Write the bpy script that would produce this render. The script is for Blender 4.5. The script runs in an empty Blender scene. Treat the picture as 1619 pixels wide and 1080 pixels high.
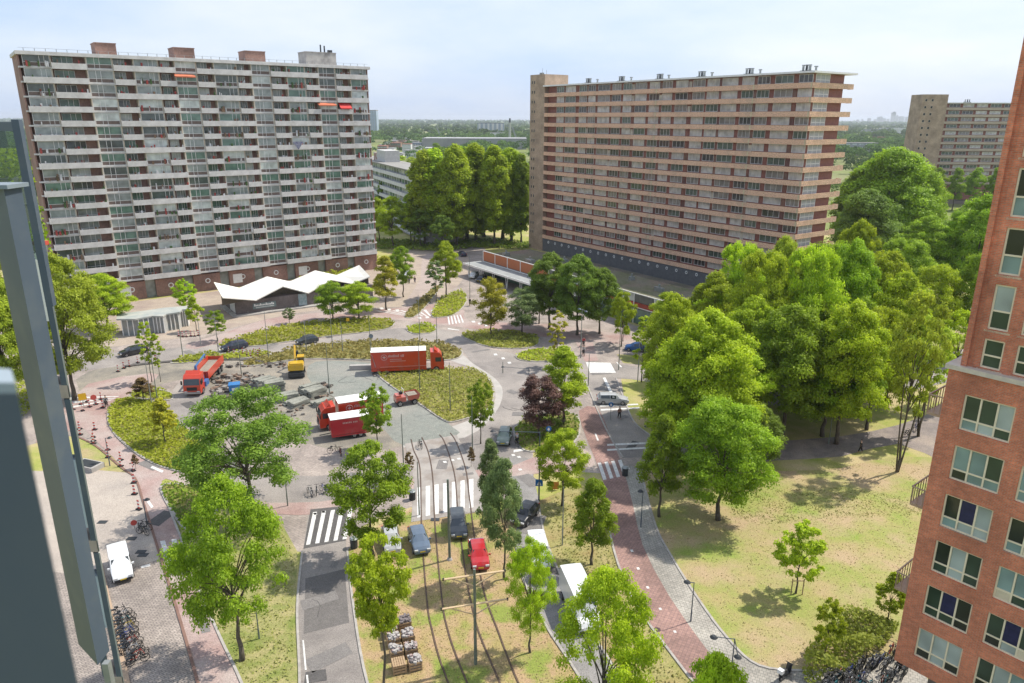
import bpy, math, random
import numpy as np
from mathutils import Vector, Matrix
from mathutils.geometry import tessellate_polygon
R = math.radians
sc = bpy.context.scene
col = sc.collection
rnd = random.Random(7)

# ------------------------------------------------------------------ camera
CAM_H = 40.0; FPX = 1152.9; PITCH = R(17.023); ROLL = R(0.1864)
cam = bpy.data.cameras.new('camera'); cam.sensor_width = 36; cam.lens = 36 * FPX / 1619
cam.clip_start = 0.05; cam.clip_end = 30000
cam.dof.use_dof = True; cam.dof.focus_distance = 90; cam.dof.aperture_fstop = 8
co = bpy.data.objects.new('camera', cam); col.objects.link(co)
co.matrix_world = Matrix.Translation((0, 0, CAM_H)) @ Matrix.Rotation(math.pi / 2 - PITCH, 4, 'X') @ Matrix.Rotation(ROLL, 4, 'Z')
sc.camera = co
# ------------------------------------------------------------------ world and sun
SUN_AZ = R(65)      # clockwise from +Y
SUN_EL = R(54)
w = bpy.data.worlds.new('World'); sc.world = w; w.use_nodes = True
nt = w.node_tree; nt.nodes.clear()
def N(nt, t, **k):
    n = nt.nodes.new(t)
    for a, b in k.items():
        if a == 'inp':
            for i, v in b.items(): n.inputs[i].default_value = v
        else: setattr(n, a, b)
    return n
L_ = lambda nt, a, b: nt.links.new(a, b)
sky = N(nt, 'ShaderNodeTexSky', sky_type='NISHITA', sun_disc=False, sun_elevation=SUN_EL, sun_rotation=SUN_AZ, air_density=1.0, dust_density=1.5, ozone_density=1.5)
geo = N(nt, 'ShaderNodeTexCoord')
mp = N(nt, 'ShaderNodeMapping', inp={3: (1.3, 1.3, 4.5)})
cl = N(nt, 'ShaderNodeTexNoise', inp={2: 1.6, 3: 7, 4: .55})
cl2 = N(nt, 'ShaderNodeTexNoise', inp={2: .8, 3: 3, 4: .5})
ad = N(nt, 'ShaderNodeMath', operation='MULTIPLY_ADD', inp={1: .55, 2: 0})
cr = N(nt, 'ShaderNodeMapRange', inp={1: .36, 2: .66, 3: 0, 4: 1})
mix = N(nt, 'ShaderNodeMixRGB', inp={0: .86}); cm = N(nt, 'ShaderNodeMixRGB'); cm.inputs[1].default_value = (1.75, 2.25, 3.25, 1); cm.inputs[2].default_value = (2.85, 3.0, 3.25, 1)
bg = N(nt, 'ShaderNodeBackground', inp={1: .15}); out = N(nt, 'ShaderNodeOutputWorld')
L_(nt, geo.outputs['Generated'], mp.inputs[0]); L_(nt, mp.outputs[0], cl.inputs[0]); L_(nt, geo.outputs['Generated'], cl2.inputs[0])
L_(nt, cl2.outputs[0], ad.inputs[0]); L_(nt, cl.outputs[0], ad.inputs[2]); ad.inputs[1].default_value = .3
ms = N(nt, 'ShaderNodeMath', operation='SUBTRACT', inp={1: .12}); L_(nt, ad.outputs[0], ms.inputs[0])
L_(nt, ms.outputs[0], cr.inputs[0]); L_(nt, cr.outputs[0], cm.inputs[0]); L_(nt, cm.outputs[0], mix.inputs[2]); L_(nt, sky.outputs[0], mix.inputs[1])
L_(nt, mix.outputs[0], bg.inputs[0]); L_(nt, bg.outputs[0], out.inputs[0])
sl = bpy.data.lights.new('sun', 'SUN'); sl.energy = 2.75; sl.angle = R(.8); sl.color = (1, .94, .84)
so = bpy.data.objects.new('sun', sl); col.objects.link(so)
sd = Vector((math.sin(SUN_AZ) * math.cos(SUN_EL), math.cos(SUN_AZ) * math.cos(SUN_EL), math.sin(SUN_EL)))
so.rotation_euler = sd.to_track_quat('Z', 'Y').to_euler(); so.location = (60, 30, 120)
vs = sc.view_settings; vs.view_transform = 'Standard'; vs.look = 'None'; vs.exposure = 1.0; vs.gamma = 1; vs.use_curve_mapping = False

# ------------------------------------------------------------------ measuring: a photograph point on the level z -> metres
_s, _c = math.sin(PITCH), math.cos(PITCH); _cr, _sr = math.cos(ROLL), math.sin(ROLL)
def ray(x, y):
    u, v = x - 809.5, y - 540; a = u * _cr + v * _sr; b = -u * _sr + v * _cr
    d, v = a / FPX, b / FPX
    return d, _c - v * _s, -_s - v * _c
def at(x, y, z=0.0):
    X, Y, Z = ray(x, y); t = (z - CAM_H) / Z
    return (X * t, Y * t)
def zat(X, Y, py):
    px = 809.5 + FPX * X / max(1, Y * _c)
    a = ray(px, py); return CAM_H + Y * a[2] / a[1]
def dep(Y, z=0): return Y * _c - (z - CAM_H) * _s

# ------------------------------------------------------------------ materials
MATS = {}
def mat(name, c1, c2=None, scale=1.0, rough=.8, metal=0., bump=0., detail=4, c3=None, s3=.15, spec=.4, coat=0., stretch=None, lo=.35, hi=.65, fine=0, coords='Object', t3=(.5, .7)):
    if name in MATS: return MATS[name]
    m = bpy.data.materials.new(name); m.use_nodes = True; t = m.node_tree; b = t.nodes['Principled BSDF']
    b.inputs['Roughness'].default_value = rough; b.inputs['Metallic'].default_value = metal
    b.inputs['Specular IOR Level'].default_value = spec; b.inputs['Coat Weight'].default_value = coat
    c2 = c2 or tuple(x * .82 for x in c1)
    tc = N(t, 'ShaderNodeTexCoord'); src = tc.outputs[coords]
    if stretch:
        q = N(t, 'ShaderNodeMapping', inp={3: stretch}); L_(t, src, q.inputs[0]); src = q.outputs[0]
    n = N(t, 'ShaderNodeTexNoise', inp={2: scale, 3: detail, 4: .6}); L_(t, src, n.inputs[0])
    r = N(t, 'ShaderNodeMapRange', inp={1: lo, 2: hi}); L_(t, n.outputs[0], r.inputs[0])
    x = N(t, 'ShaderNodeMixRGB'); x.inputs[1].default_value = (*c1, 1); x.inputs[2].default_value = (*c2, 1)
    L_(t, r.outputs[0], x.inputs[0]); o = x.outputs[0]
    if c3:
        n3 = N(t, 'ShaderNodeTexNoise', inp={2: s3, 3: 5, 4: .55}); L_(t, tc.outputs[coords], n3.inputs[0])
        r3 = N(t, 'ShaderNodeMapRange', inp={1: t3[0], 2: t3[1]}); L_(t, n3.outputs[0], r3.inputs[0])
        x3 = N(t, 'ShaderNodeMixRGB'); x3.inputs[2].default_value = (*c3, 1)
        L_(t, r3.outputs[0], x3.inputs[0]); L_(t, o, x3.inputs[1]); o = x3.outputs[0]
    if fine:
        n4 = N(t, 'ShaderNodeTexNoise', inp={2: fine, 3: 3, 4: .7}); L_(t, tc.outputs[coords], n4.inputs[0])
        r4 = N(t, 'ShaderNodeMapRange', inp={1: .3, 2: .7, 3: .62, 4: 1.38}); L_(t, n4.outputs[0], r4.inputs[0])
        x4 = N(t, 'ShaderNodeVectorMath', operation='SCALE'); L_(t, o, x4.inputs[0]); L_(t, r4.outputs[0], x4.inputs['Scale']); o = x4.outputs[0]
    L_(t, o, b.inputs['Base Color'])
    if bump:
        bp = N(t, 'ShaderNodeBump', inp={0: bump, 1: .05}); L_(t, n.outputs[0], bp.inputs['Height']); L_(t, bp.outputs[0], b.inputs['Normal'])
    MATS[name] = m; m['out'] = 1
    return m
def brick(name, c1, c2, mortar, bw, bh, scale=1., rot=0., msize=.012, off=.5, rough=.85, big=None, axes='xy', c3=None):
    if name in MATS: return MATS[name]
    m = bpy.data.materials.new(name); m.use_nodes = True; t = m.node_tree; b = t.nodes['Principled BSDF']; b.inputs['Roughness'].default_value = rough
    tc = N(t, 'ShaderNodeTexCoord'); s = N(t, 'ShaderNodeSeparateXYZ'); L_(t, tc.outputs['Object'], s.inputs[0])
    cb = N(t, 'ShaderNodeCombineXYZ')
    if axes == 'xy': L_(t, s.outputs[0], cb.inputs[0]); L_(t, s.outputs[1], cb.inputs[1])
    else:
        a = N(t, 'ShaderNodeMath', operation='ADD'); L_(t, s.outputs[0], a.inputs[0]); L_(t, s.outputs[1], a.inputs[1])
        L_(t, a.outputs[0], cb.inputs[0]); L_(t, s.outputs[2], cb.inputs[1])
    q = N(t, 'ShaderNodeMapping', inp={2: (0, 0, rot)}); L_(t, cb.outputs[0], q.inputs[0])
    k = N(t, 'ShaderNodeTexBrick', offset=off, inp={'Scale': 1., 'Mortar Size': msize, 'Brick Width': bw, 'Row Height': bh, 'Bias': 0.})
    k.inputs['Color1'].default_value = (*c1, 1); k.inputs['Color2'].default_value = (*c2, 1); k.inputs['Mortar'].default_value = (*mortar, 1)
    L_(t, q.outputs[0], k.inputs['Vector'])
    n = N(t, 'ShaderNodeTexNoise', inp={2: .25, 3: 6, 4: .6}); L_(t, tc.outputs['Object'], n.inputs[0])
    r = N(t, 'ShaderNodeMapRange', inp={1: .32, 2: .68, 3: .68, 4: 1.22}); L_(t, n.outputs[0], r.inputs[0])
    n5 = N(t, 'ShaderNodeTexNoise', inp={2: 3., 3: 4, 4: .7}); L_(t, tc.outputs['Object'], n5.inputs[0])
    r5 = N(t, 'ShaderNodeMapRange', inp={1: .3, 2: .7, 3: .78, 4: 1.2}); L_(t, n5.outputs[0], r5.inputs[0])
    mm = N(t, 'ShaderNodeMath', operation='MULTIPLY'); L_(t, r.outputs[0], mm.inputs[0]); L_(t, r5.outputs[0], mm.inputs[1])
    x = N(t, 'ShaderNodeVectorMath', operation='SCALE'); L_(t, k.outputs[0], x.inputs[0]); L_(t, mm.outputs[0], x.inputs['Scale'])
    L_(t, x.outputs[0], b.inputs['Base Color']); MATS[name] = m
    return m
def glassy(name, dark=(.03, .035, .04), mid=(.12, .13, .13), light=(.5, .5, .48), rough=.08, p1=.45, p2=.8, folds=0):
    """window glass with whatever hangs behind it (curtain, blind, dark room), different for each pane"""
    if name in MATS: return MATS[name]
    m = bpy.data.materials.new(name); m.use_nodes = True; t = m.node_tree; b = t.nodes['Principled BSDF']
    b.inputs['Roughness'].default_value = rough; b.inputs['Specular IOR Level'].default_value = .6
    oi = N(t, 'ShaderNodeObjectInfo'); r = N(t, 'ShaderNodeValToRGB'); L_(t, oi.outputs['Random'], r.inputs[0])
    e = r.color_ramp.elements; e[0].position = 0; e[0].color = (*dark, 1); e[1].position = p2; e[1].color = (*light, 1)
    q = e.new(p1); q.color = (*mid, 1); q = e.new(p1 * .5); q.color = (dark[0] * 1.4, dark[1] * 1.9, dark[2] * 1.6, 1)
    r.color_ramp.interpolation = 'CONSTANT'
    tc = N(t, 'ShaderNodeTexCoord'); n = N(t, 'ShaderNodeTexNoise', inp={2: .7, 3: 1}); 
    ad_ = N(t, 'ShaderNodeVectorMath', operation='ADD'); L_(t, tc.outputs['Object'], ad_.inputs[0]); L_(t, oi.outputs['Location'], ad_.inputs[1])
    L_(t, ad_.outputs[0], n.inputs[0])
    rr = N(t, 'ShaderNodeMapRange', inp={1: .3, 2: .7, 3: .72, 4: 1.2}); L_(t, n.outputs[0], rr.inputs[0]); f = rr.outputs[0]
    if folds:
        wv = N(t, 'ShaderNodeTexWave', inp={1: folds, 2: .6, 3: 1}); L_(t, tc.outputs['Object'], wv.inputs[0])
        r2 = N(t, 'ShaderNodeMapRange', inp={3: .62, 4: 1.1}); L_(t, wv.outputs[1], r2.inputs[0])
        mu = N(t, 'ShaderNodeMath', operation='MULTIPLY'); L_(t, f, mu.inputs[0]); L_(t, r2.outputs[0], mu.inputs[1]); f = mu.outputs[0]
    x = N(t, 'ShaderNodeVectorMath', operation='SCALE'); L_(t, r.outputs[0], x.inputs[0]); L_(t, f, x.inputs['Scale'])
    L_(t, x.outputs[0], b.inputs['Base Color']); MATS[name] = m
    return m
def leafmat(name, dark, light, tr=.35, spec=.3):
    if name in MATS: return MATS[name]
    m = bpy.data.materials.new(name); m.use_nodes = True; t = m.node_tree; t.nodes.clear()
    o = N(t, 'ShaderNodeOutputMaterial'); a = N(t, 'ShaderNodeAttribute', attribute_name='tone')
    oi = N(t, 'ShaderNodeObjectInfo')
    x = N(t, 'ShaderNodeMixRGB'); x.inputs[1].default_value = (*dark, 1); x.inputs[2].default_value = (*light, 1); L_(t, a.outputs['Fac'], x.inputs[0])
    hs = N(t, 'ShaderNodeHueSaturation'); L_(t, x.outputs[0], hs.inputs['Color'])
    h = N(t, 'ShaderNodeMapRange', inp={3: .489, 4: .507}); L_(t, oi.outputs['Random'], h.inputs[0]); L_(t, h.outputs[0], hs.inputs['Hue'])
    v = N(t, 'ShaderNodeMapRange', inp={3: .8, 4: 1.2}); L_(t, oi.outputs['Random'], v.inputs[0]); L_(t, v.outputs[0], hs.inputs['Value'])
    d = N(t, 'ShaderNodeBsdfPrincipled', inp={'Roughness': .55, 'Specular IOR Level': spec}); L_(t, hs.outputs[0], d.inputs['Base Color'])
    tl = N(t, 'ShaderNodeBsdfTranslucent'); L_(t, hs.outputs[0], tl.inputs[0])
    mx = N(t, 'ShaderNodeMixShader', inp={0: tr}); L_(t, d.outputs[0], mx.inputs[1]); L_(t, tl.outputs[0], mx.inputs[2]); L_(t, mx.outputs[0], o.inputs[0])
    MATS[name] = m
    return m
def paint(name, c, rough=.3): return mat('paint_' + name, c, tuple(x * .93 for x in c), 3, rough, coat=.5, spec=.5, c3=tuple(x * .8 + .03 for x in c), s3=1.3, t3=(.48, .7))
M_ = dict(
 concrete=mat('concrete', (.42, .40, .37), (.33, .31, .29), .8, .9, c3=(.22, .21, .2), s3=.4, t3=(.55, .75)),
 kerb=mat('kerb_concrete', (.42, .39, .35), (.3, .28, .26), 2, .9),
 white=mat('white_trim', (.80, .79, .76), (.72, .71, .68), 1.5, .6),
 parapet=mat('white_parapet', (.64, .62, .59), (.52, .505, .48), .9, .8, c3=(.42, .40, .37), s3=.35, t3=(.6, .8)),
 roadpaint=mat('road_paint', (.72, .71, .68), (.5, .49, .47), 3, .7),
 steel=mat('galvanised_steel', (.32, .34, .33), (.24, .26, .26), 6, .5, metal=.5),
 greenpole=mat('grey_green_paint', (.16, .19, .16), (.11, .13, .11), 4, .5),
 darksteel=mat('dark_steel', (.04, .045, .05), rough=.5),
 slate=mat('slate_blue_paint', (.075, .100, .132), (.065, .088, .117), 1.2, .5, c3=(.10, .12, .135), s3=3.),
 rubber=mat('tyre_rubber', (.02, .02, .02), rough=.9),
 chrome=mat('wheel_metal', (.4, .4, .42), rough=.35, metal=.8),
 glass=mat('car_glass', (.03, .04, .045), rough=.06, spec=.8),
 lampglass=mat('headlight_glass', (.6, .6, .6), rough=.1),
 taillight=mat('tail_light_plastic', (.4, .02, .02), rough=.2),
 wood=mat('wood_planks', (.42, .30, .18), (.30, .2, .12), 6, .85),
 bark=mat('bark', (.12, .10, .075), (.07, .06, .045), 8, .95, bump=.4, stretch=(1, 1, .2)),
 barkpale=mat('pale_bark', (.22, .20, .16), (.13, .12, .09), 8, .95, stretch=(1, 1, .2)),
 black=mat('black_plastic', (.02, .02, .022), rough=.6),
 skin=mat('skin', (.45, .28, .2), rough=.6),
)

# ------------------------------------------------------------------ mesh helpers
class MB:
    def __init__(s): s.v = []; s.f = []; s.m = []
    def add(s, vs, fs, mi=0):
        o = len(s.v); s.v += [tuple(v) for v in vs]; s.f += [tuple(i + o for i in f) for f in fs]; s.m += [mi] * len(fs); return s
    def box(s, x0, x1, y0, y1, z0, z1, mi=0, T=None):
        vs = [(x, y, z) for z in (z0, z1) for y in (y0, y1) for x in (x0, x1)]
        if T is not None: vs = [T @ Vector(v) for v in vs]
        return s.add(vs, [(0, 2, 3, 1), (4, 5, 7, 6), (0, 1, 5, 4), (2, 6, 7, 3), (0, 4, 6, 2), (1, 3, 7, 5)], mi)
    def cbox(s, cx, cy, cz, sx, sy, sz, mi=0, rz=0, T=None):
        M = Matrix.Translation((cx, cy, cz)) @ Matrix.Rotation(rz, 4, 'Z')
        if T is not None: M = T @ M
        return s.box(-sx / 2, sx / 2, -sy / 2, sy / 2, -sz / 2, sz / 2, mi, M)
    def quad(s, a, b, c, d, mi=0): return s.add([a, b, c, d], [(0, 1, 2, 3)], mi)
    def prism(s, poly, z0, z1, mi=0, ms=None, T=None):
        n = len(poly); vs = [(x, y, z0) for x, y in poly] + [(x, y, z1) for x, y in poly]
        if T is not None: vs = [T @ Vector(v) for v in vs]
        s.add(vs, [tuple(range(n))[::-1], tuple(range(n, 2 * n))], mi)
        o = len(s.v) - 2 * n
        for i in range(n):
            j = (i + 1) % n; s.f.append((o + i, o + j, o + n + j, o + n + i)); s.m.append(mi if ms is None else ms)
        return s
    def tube(s, a, b, r0, r1=None, n=6, mi=0, caps=True):
        a = Vector(a); b = Vector(b); r1 = r0 if r1 is None else r1
        d = (b - a).normalized(); u = d.orthogonal().normalized(); w_ = d.cross(u)
        vs = []
        for p, r in ((a, r0), (b, r1)):
            for i in range(n):
                an = 2 * math.pi * i / n; vs.append(p + (u * math.cos(an) + w_ * math.sin(an)) * r)
        fs = [(i, (i + 1) % n, n + (i + 1) % n, n + i) for i in range(n)]
        if caps: fs += [tuple(range(n))[::-1], tuple(range(n, 2 * n))]
        return s.add(vs, fs, mi)
    def ring(s, c, R0, r, n=14, axis='y', mi=0, k=4):
        vs = []; fs = []
        for i in range(n):
            a = 2 * math.pi * i / n
            for j in range(k):
                b = 2 * math.pi * j / k; q = R0 + r * math.cos(b); h = r * math.sin(b)
                p = (q * math.cos(a), h, q * math.sin(a)) if axis == 'y' else (q * math.cos(a), q * math.sin(a), h)
                vs.append((c[0] + p[0], c[1] + p[1], c[2] + p[2]))
                fs.append((i * k + j, i * k + (j + 1) % k, ((i + 1) % n) * k + (j + 1) % k, ((i + 1) % n) * k + j))
        return s.add(vs, fs, mi)
    def mesh(s, name, mats, smooth=False):
        m = bpy.data.meshes.new(name); m.from_pydata(s.v, [], s.f)
        mats = mats if isinstance(mats, (list, tuple)) else [mats]
        for q in mats: m.materials.append(q)
        if len(mats) > 1: m.polygons.foreach_set('material_index', s.m)
        if smooth: m.polygons.foreach_set('use_smooth', [True] * len(m.polygons))
        m.update(); return m
    def build(s, name, mats, parent=None, loc=(0, 0, 0), rz=0, smooth=False, **props):
        return put(s.mesh(name, mats, smooth), name, parent, loc, rz, **props)
def put(me, name, parent=None, loc=(0, 0, 0), rz=0, scale=None, **props):
    o = bpy.data.objects.new(name, me); col.objects.link(o); o.parent = parent; o.location = loc; o.rotation_euler = (0, 0, rz)
    if scale is not None: o.scale = scale
    for k, v in props.items():
        if v: o[{'cat': 'category'}.get(k, k)] = v
    return o
def thing(name, label, cat, loc=(0, 0, 0), rz=0, group=None):
    o = bpy.data.objects.new(name, None); col.objects.link(o); o.empty_display_size = .5
    if len(loc) == 2: loc = (*loc, 0)
    o.location = loc; o.rotation_euler = (0, 0, rz); o['label'] = label; o['category'] = cat
    if group: o['group'] = group
    return o
def clone(root, loc, rz=None, label=None, scale=None):
    r = root.copy(); col.objects.link(r); r.location = (*loc, 0) if len(loc) == 2 else loc
    if rz is not None: r.rotation_euler = (0, 0, rz)
    if label: r['label'] = label
    if scale: r.scale = scale
    for ch in root.children:
        c = ch.copy(); col.objects.link(c); c.parent = r
        for g in ch.children:
            d = g.copy(); col.objects.link(d); d.parent = c
    return r
def spline(pts, closed=True, n=5):
    out = []; m = len(pts)
    rng = range(m) if closed else range(m - 1)
    for i in rng:
        p0, p1, p2, p3 = (pts[(i - 1) % m], pts[i], pts[(i + 1) % m], pts[(i + 2) % m]) if closed else (pts[max(i - 1, 0)], pts[i], pts[i + 1], pts[min(i + 2, m - 1)])
        for k in range(n):
            t = k / n
            out.append(tuple(.5 * ((2 * p1[j]) + (-p0[j] + p2[j]) * t + (2 * p0[j] - 5 * p1[j] + 4 * p2[j] - p3[j]) * t * t + (-p0[j] + 3 * p1[j] - 3 * p2[j] + p3[j]) * t ** 3) for j in range(len(p1))))
    if not closed: out.append(tuple(pts[-1]))
    return out
def poly(px, smooth=True, z=0, n=4):
    p = [at(x, y, z) for x, y in px]
    return spline(p, True, n) if smooth else p
def area(p): return .5 * sum(p[i][0] * p[(i + 1) % len(p)][1] - p[(i + 1) % len(p)][0] * p[i][1] for i in range(len(p)))
def sheet(name, pts, z, m, kind='structure', skirt=.0, **pr):
    if area(pts) < 0: pts = pts[::-1]
    tri = tessellate_polygon([[Vector((x, y, 0)) for x, y in pts]])
    b = MB(); vs = [(x, y, z) for x, y in pts]; fs = [tuple(t) for t in tri]
    fs = [f if area([pts[i] for i in f]) > 0 else f[::-1] for f in fs]
    b.add(vs, fs)
    if skirt:
        k = len(pts); b.v += [(x, y, z - skirt) for x, y in pts]
        for i in range(k): j = (i + 1) % k; b.f.append((k + i, k + j, j, i)); b.m.append(0)
    return b.build(name, m, kind=kind, **pr)
def band(name, pts, wid, z0, z1, m, closed=False, **pr):
    """a strip of given width following a line (kerb, rail, painted line)"""
    b = MB(); n = len(pts); L = []
    for i in range(n):
        a = Vector(pts[(i - 1) % n] if closed or i else pts[0]); c = Vector(pts[(i + 1) % n] if closed or i < n - 1 else pts[-1])
        d = (c - a).to_2d().normalized() if (c - a).length > 1e-6 else Vector((1, 0)); nn = Vector((-d.y, d.x)) * wid / 2; p = Vector(pts[i]).to_2d()
        L += [(*(p - nn), z0), (*(p + nn), z0), (*(p + nn), z1), (*(p - nn), z1)]
    fs = []
    for i in range(n if closed else n - 1):
        j = (i + 1) % n
        for k in range(4): fs.append((4 * i + k, 4 * i + (k + 1) % 4, 4 * j + (k + 1) % 4, 4 * j + k))
    if not closed: fs += [(0, 1, 2, 3), (4 * n - 1, 4 * n - 2, 4 * n - 3, 4 * n - 4)]
    b.add(L, [f[::-1] for f in fs]); return b.build(name, m, kind=pr.pop('kind', 'structure'), **pr)
def npmesh(name, V, F, mats, tone=None, smooth=False):
    """V (n,3), F (m,k) arrays -> mesh, fast"""
    me = bpy.data.meshes.new(name); n, m, k = len(V), len(F), F.shape[1]
    me.vertices.add(n); me.vertices.foreach_set('co', np.ascontiguousarray(V, dtype=np.float32).ravel())
    me.loops.add(m * k); me.loops.foreach_set('vertex_index', F.astype(np.int32).ravel())
    me.polygons.add(m); me.polygons.foreach_set('loop_start', np.arange(0, m * k, k, dtype=np.int32)); me.polygons.foreach_set('loop_total', np.full(m, k, dtype=np.int32))
    for q in (mats if isinstance(mats, list) else [mats]): me.materials.append(q)
    if tone is not None:
        a = me.attributes.new('tone', 'FLOAT', 'POINT'); a.data.foreach_set('value', tone.astype(np.float32))
    me.update(calc_edges=True); return me
# ------------------------------------------------------------------ ground and surfaces
grass_m = mat('meadow_grass', (.24, .28, .05), (.36, .33, .11), .5, .95, fine=9, detail=8, c3=(.42, .34, .18), s3=.12, t3=(.46, .6))
dry_m = mat('dry_meadow', (.34, .28, .12), (.22, .28, .05), .30, .95, fine=11, detail=10, c3=(.38, .285, .165), s3=.16, t3=(.45, .62))
soil_m = mat('dusty_track_soil', (.38, .26, .155), (.30, .25, .09), .6, .95, fine=9, detail=8, c3=(.21, .25, .05), s3=.3, t3=(.50, .62))
pave_m = brick('grey_paving', (.36, .30, .26), (.30, .25, .22), (.22, .2, .18), .6, .3, rot=R(35), msize=.02)
yard_m = brick('yard_clinker', (.37, .315, .27), (.28, .235, .205), (.16, .14, .125), .42, .21, rot=R(-38), msize=.03)
asph_m = mat('asphalt', (.26, .235, .215), (.19, .17, .158), .35, .9, fine=14, detail=8, c3=(.33, .295, .265), s3=.10, t3=(.42, .66))
asphd_m = mat('dark_asphalt_patch', (.105, .098, .095), (.085, .08, .078), 1.5, .9, fine=14)
red_m = mat('red_cycle_asphalt', (.36, .245, .22), (.29, .19, .17), .5, .9, fine=12, detail=8, c3=(.38, .31, .28), s3=.14, t3=(.4, .6))
redt_m = brick('red_path_tiles', (.33, .20, .165), (.27, .165, .14), (.2, .125, .115), .3, .3, rot=R(27), msize=.02, off=0)
tile_m = brick('grey_path_tiles', (.40, .37, .32), (.33, .31, .27), (.2, .19, .17), .3, .3, rot=R(27), msize=.02, off=.5)
grav_m = mat('green_grey_gravel', (.235, .245, .215), (.19, .20, .18), 1.2, .95, fine=10, c3=(.27, .26, .23), s3=.1)
works_m = mat('works_sand', (.30, .265, .21), (.21, .19, .16), .45, .95, fine=8, c3=(.155, .145, .125), s3=.13, t3=(.5, .68))
bed_m = mat('bed_soil', (.20, .21, .05), (.24, .2, .08), 1.5, .95, fine=8)
tram_m = mat('tram_concrete', (.36, .33, .30), (.28, .255, .235), .6, .9, c3=(.24, .2, .17), s3=.4, t3=(.5, .7))
path_m = mat('park_path', (.25, .21, .19), (.18, .155, .14), .7, .9, fine=10, c3=(.33, .27, .22), s3=.2)

# the whole land in one sheet: fine near, wide far
me = MB(); S = 14000
me.add([(-S, -300, 0), (S, -300, 0), (S, S, 0), (-S, S, 0)], [(0, 1, 2, 3)])
me.build('ground', mat('land', (.14, .18, .04), (.2, .22, .06), .02, .95, fine=5, detail=8, c3=(.2, .19, .09), s3=.006), kind='structure')
near = sheet('grass', [(-150, 20), (130, 20), (190, 200), (150, 260), (-60, 300), (-190, 240)], .006, grass_m, kind='structure')

pv = sheet('paved_square', poly([(-320, 520), (-60, 480), (150, 486), (300, 470), (520, 442), (600, 425), (640, 395), (690, 377), (765, 392), (850, 470), (960, 500), (1050, 530), (1120, 545), (1050, 585), (1035, 630), (1045, 690), (1040, 735), (990, 745), (900, 745), (850, 705), (842, 735), (845, 800), (800, 790), (650, 802), (560, 840), (552, 872), (470, 872), (430, 820), (330, 780), (262, 757), (200, 735), (118, 690), (60, 700), (-250, 740)], n=2), .012, pave_m)
yard = sheet('yard_paving', poly([(-140, 735), (62, 745), (128, 741), (214, 747), (226, 792), (248, 862), (264, 912), (288, 985), (316, 1085), (372, 1300), (120, 1300), (-200, 1100)], False), .016, yard_m)
sheet('plaza_paving', poly([(100, 500), (205, 478), (330, 462), (430, 447), (600, 420), (650, 395), (700, 380), (735, 395), (740, 430), (700, 470), (640, 485), (520, 488), (420, 505), (330, 528), (240, 540), (130, 548)], n=2), .018, mat('sandy_paving', (.40, .33, .26), (.33, .27, .22), .5, .9, fine=10, c3=(.28, .22, .19), s3=.15))
sheet('yard_paving', poly([(-140, 735), (62, 745), (128, 741), (214, 747), (226, 792), (248, 862), (252, 885), (150, 915), (60, 900), (-150, 900)], False), .020, mat('beige_yard_surface', (.42, .365, .31), (.36, .31, .265), .4, .9, fine=12, detail=8, c3=(.30, .265, .235), s3=.15, t3=(.5, .75)))
# asphalt
sheet('ring_road', poly([(70, 575), (180, 558), (250, 553), (330, 545), (400, 548), (480, 541), (560, 528), (630, 519), (700, 521), (738, 533), (775, 552), (812, 560), (835, 585), (842, 620), (836, 660), (815, 690), (770, 705), (700, 712), (648, 712), (655, 700), (735, 692), (782, 655), (795, 620), (782, 598), (748, 575), (728, 553), (690, 541), (570, 538), (480, 549), (405, 562), (330, 571), (200, 578), (80, 592)], n=3), .024, asph_m)
sheet('ring_road_inner_kerb_path', poly([(640, 708), (648, 700), (735, 692), (782, 655), (795, 620), (782, 598), (748, 575), (728, 560), (700, 565), (765, 590), (783, 620), (772, 650), (722, 672), (670, 690)], n=3), .028, mat('pale_concrete', (.43, .40, .37), (.36, .34, .31), .7, .9))
sheet('ring_road', poly([(268, 640), (282, 606), (322, 602), (335, 625), (320, 655), (333, 690), (375, 728), (460, 752), (560, 748), (640, 735), (660, 715), (760, 702), (822, 690), (838, 738), (740, 752), (640, 772), (550, 800), (450, 800), (370, 775), (310, 722), (276, 670)], n=3), .0245, asph_m)
sheet('works_yard', poly([(120, 600), (175, 578), (260, 572), (350, 570), (460, 570), (590, 570), (592, 592), (640, 620), (700, 665), (722, 685), (650, 703), (560, 715), (480, 700), (420, 680), (350, 640), (335, 615), (290, 600), (240, 612), (150, 630)], n=2), .020, works_m)
sheet('works_gravel', poly([(500, 572), (590, 575), (596, 592), (640, 620), (685, 652), (716, 676), (722, 688), (640, 705), (600, 672), (560, 645), (515, 620), (486, 596)], n=3), .030, grav_m)
sheet('avenue_road', poly([(489, 800), (549, 795), (547, 870), (557, 960), (580, 1085), (650, 1320), (470, 1320), (476, 1085), (471, 960), (479, 870)], False), .027, asph_m)
sheet('asphalt_patch', poly([(483, 915), (545, 900), (552, 985), (480, 1003)], False), .031, mat('worn_dark_asphalt', (.15, .138, .13), (.13, .12, .113), .8, .9, fine=14))
sheet('service_road', poly([(806, 720), (836, 725), (852, 790), (862, 850), (886, 910), (922, 980), (988, 1085), (1100, 1300), (1020, 1300), (925, 1085), (862, 985), (824, 905), (815, 850), (822, 800), (808, 760)], False), .027, mat('service_asphalt', (.27, .255, .245), (.21, .2, .19), .6, .9, fine=12))
sheet('main_road', poly([(820, 560), (880, 568), (930, 571), (980, 576), (1040, 585), (1200, 603), (1330, 607), (1410, 590), (1520, 553), (1800, 470), (1800, 500), (1530, 598), (1410, 618), (1330, 640), (1200, 640), (1040, 606), (970, 598), (925, 598), (838, 604)], n=2), .0272, asph_m)
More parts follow.
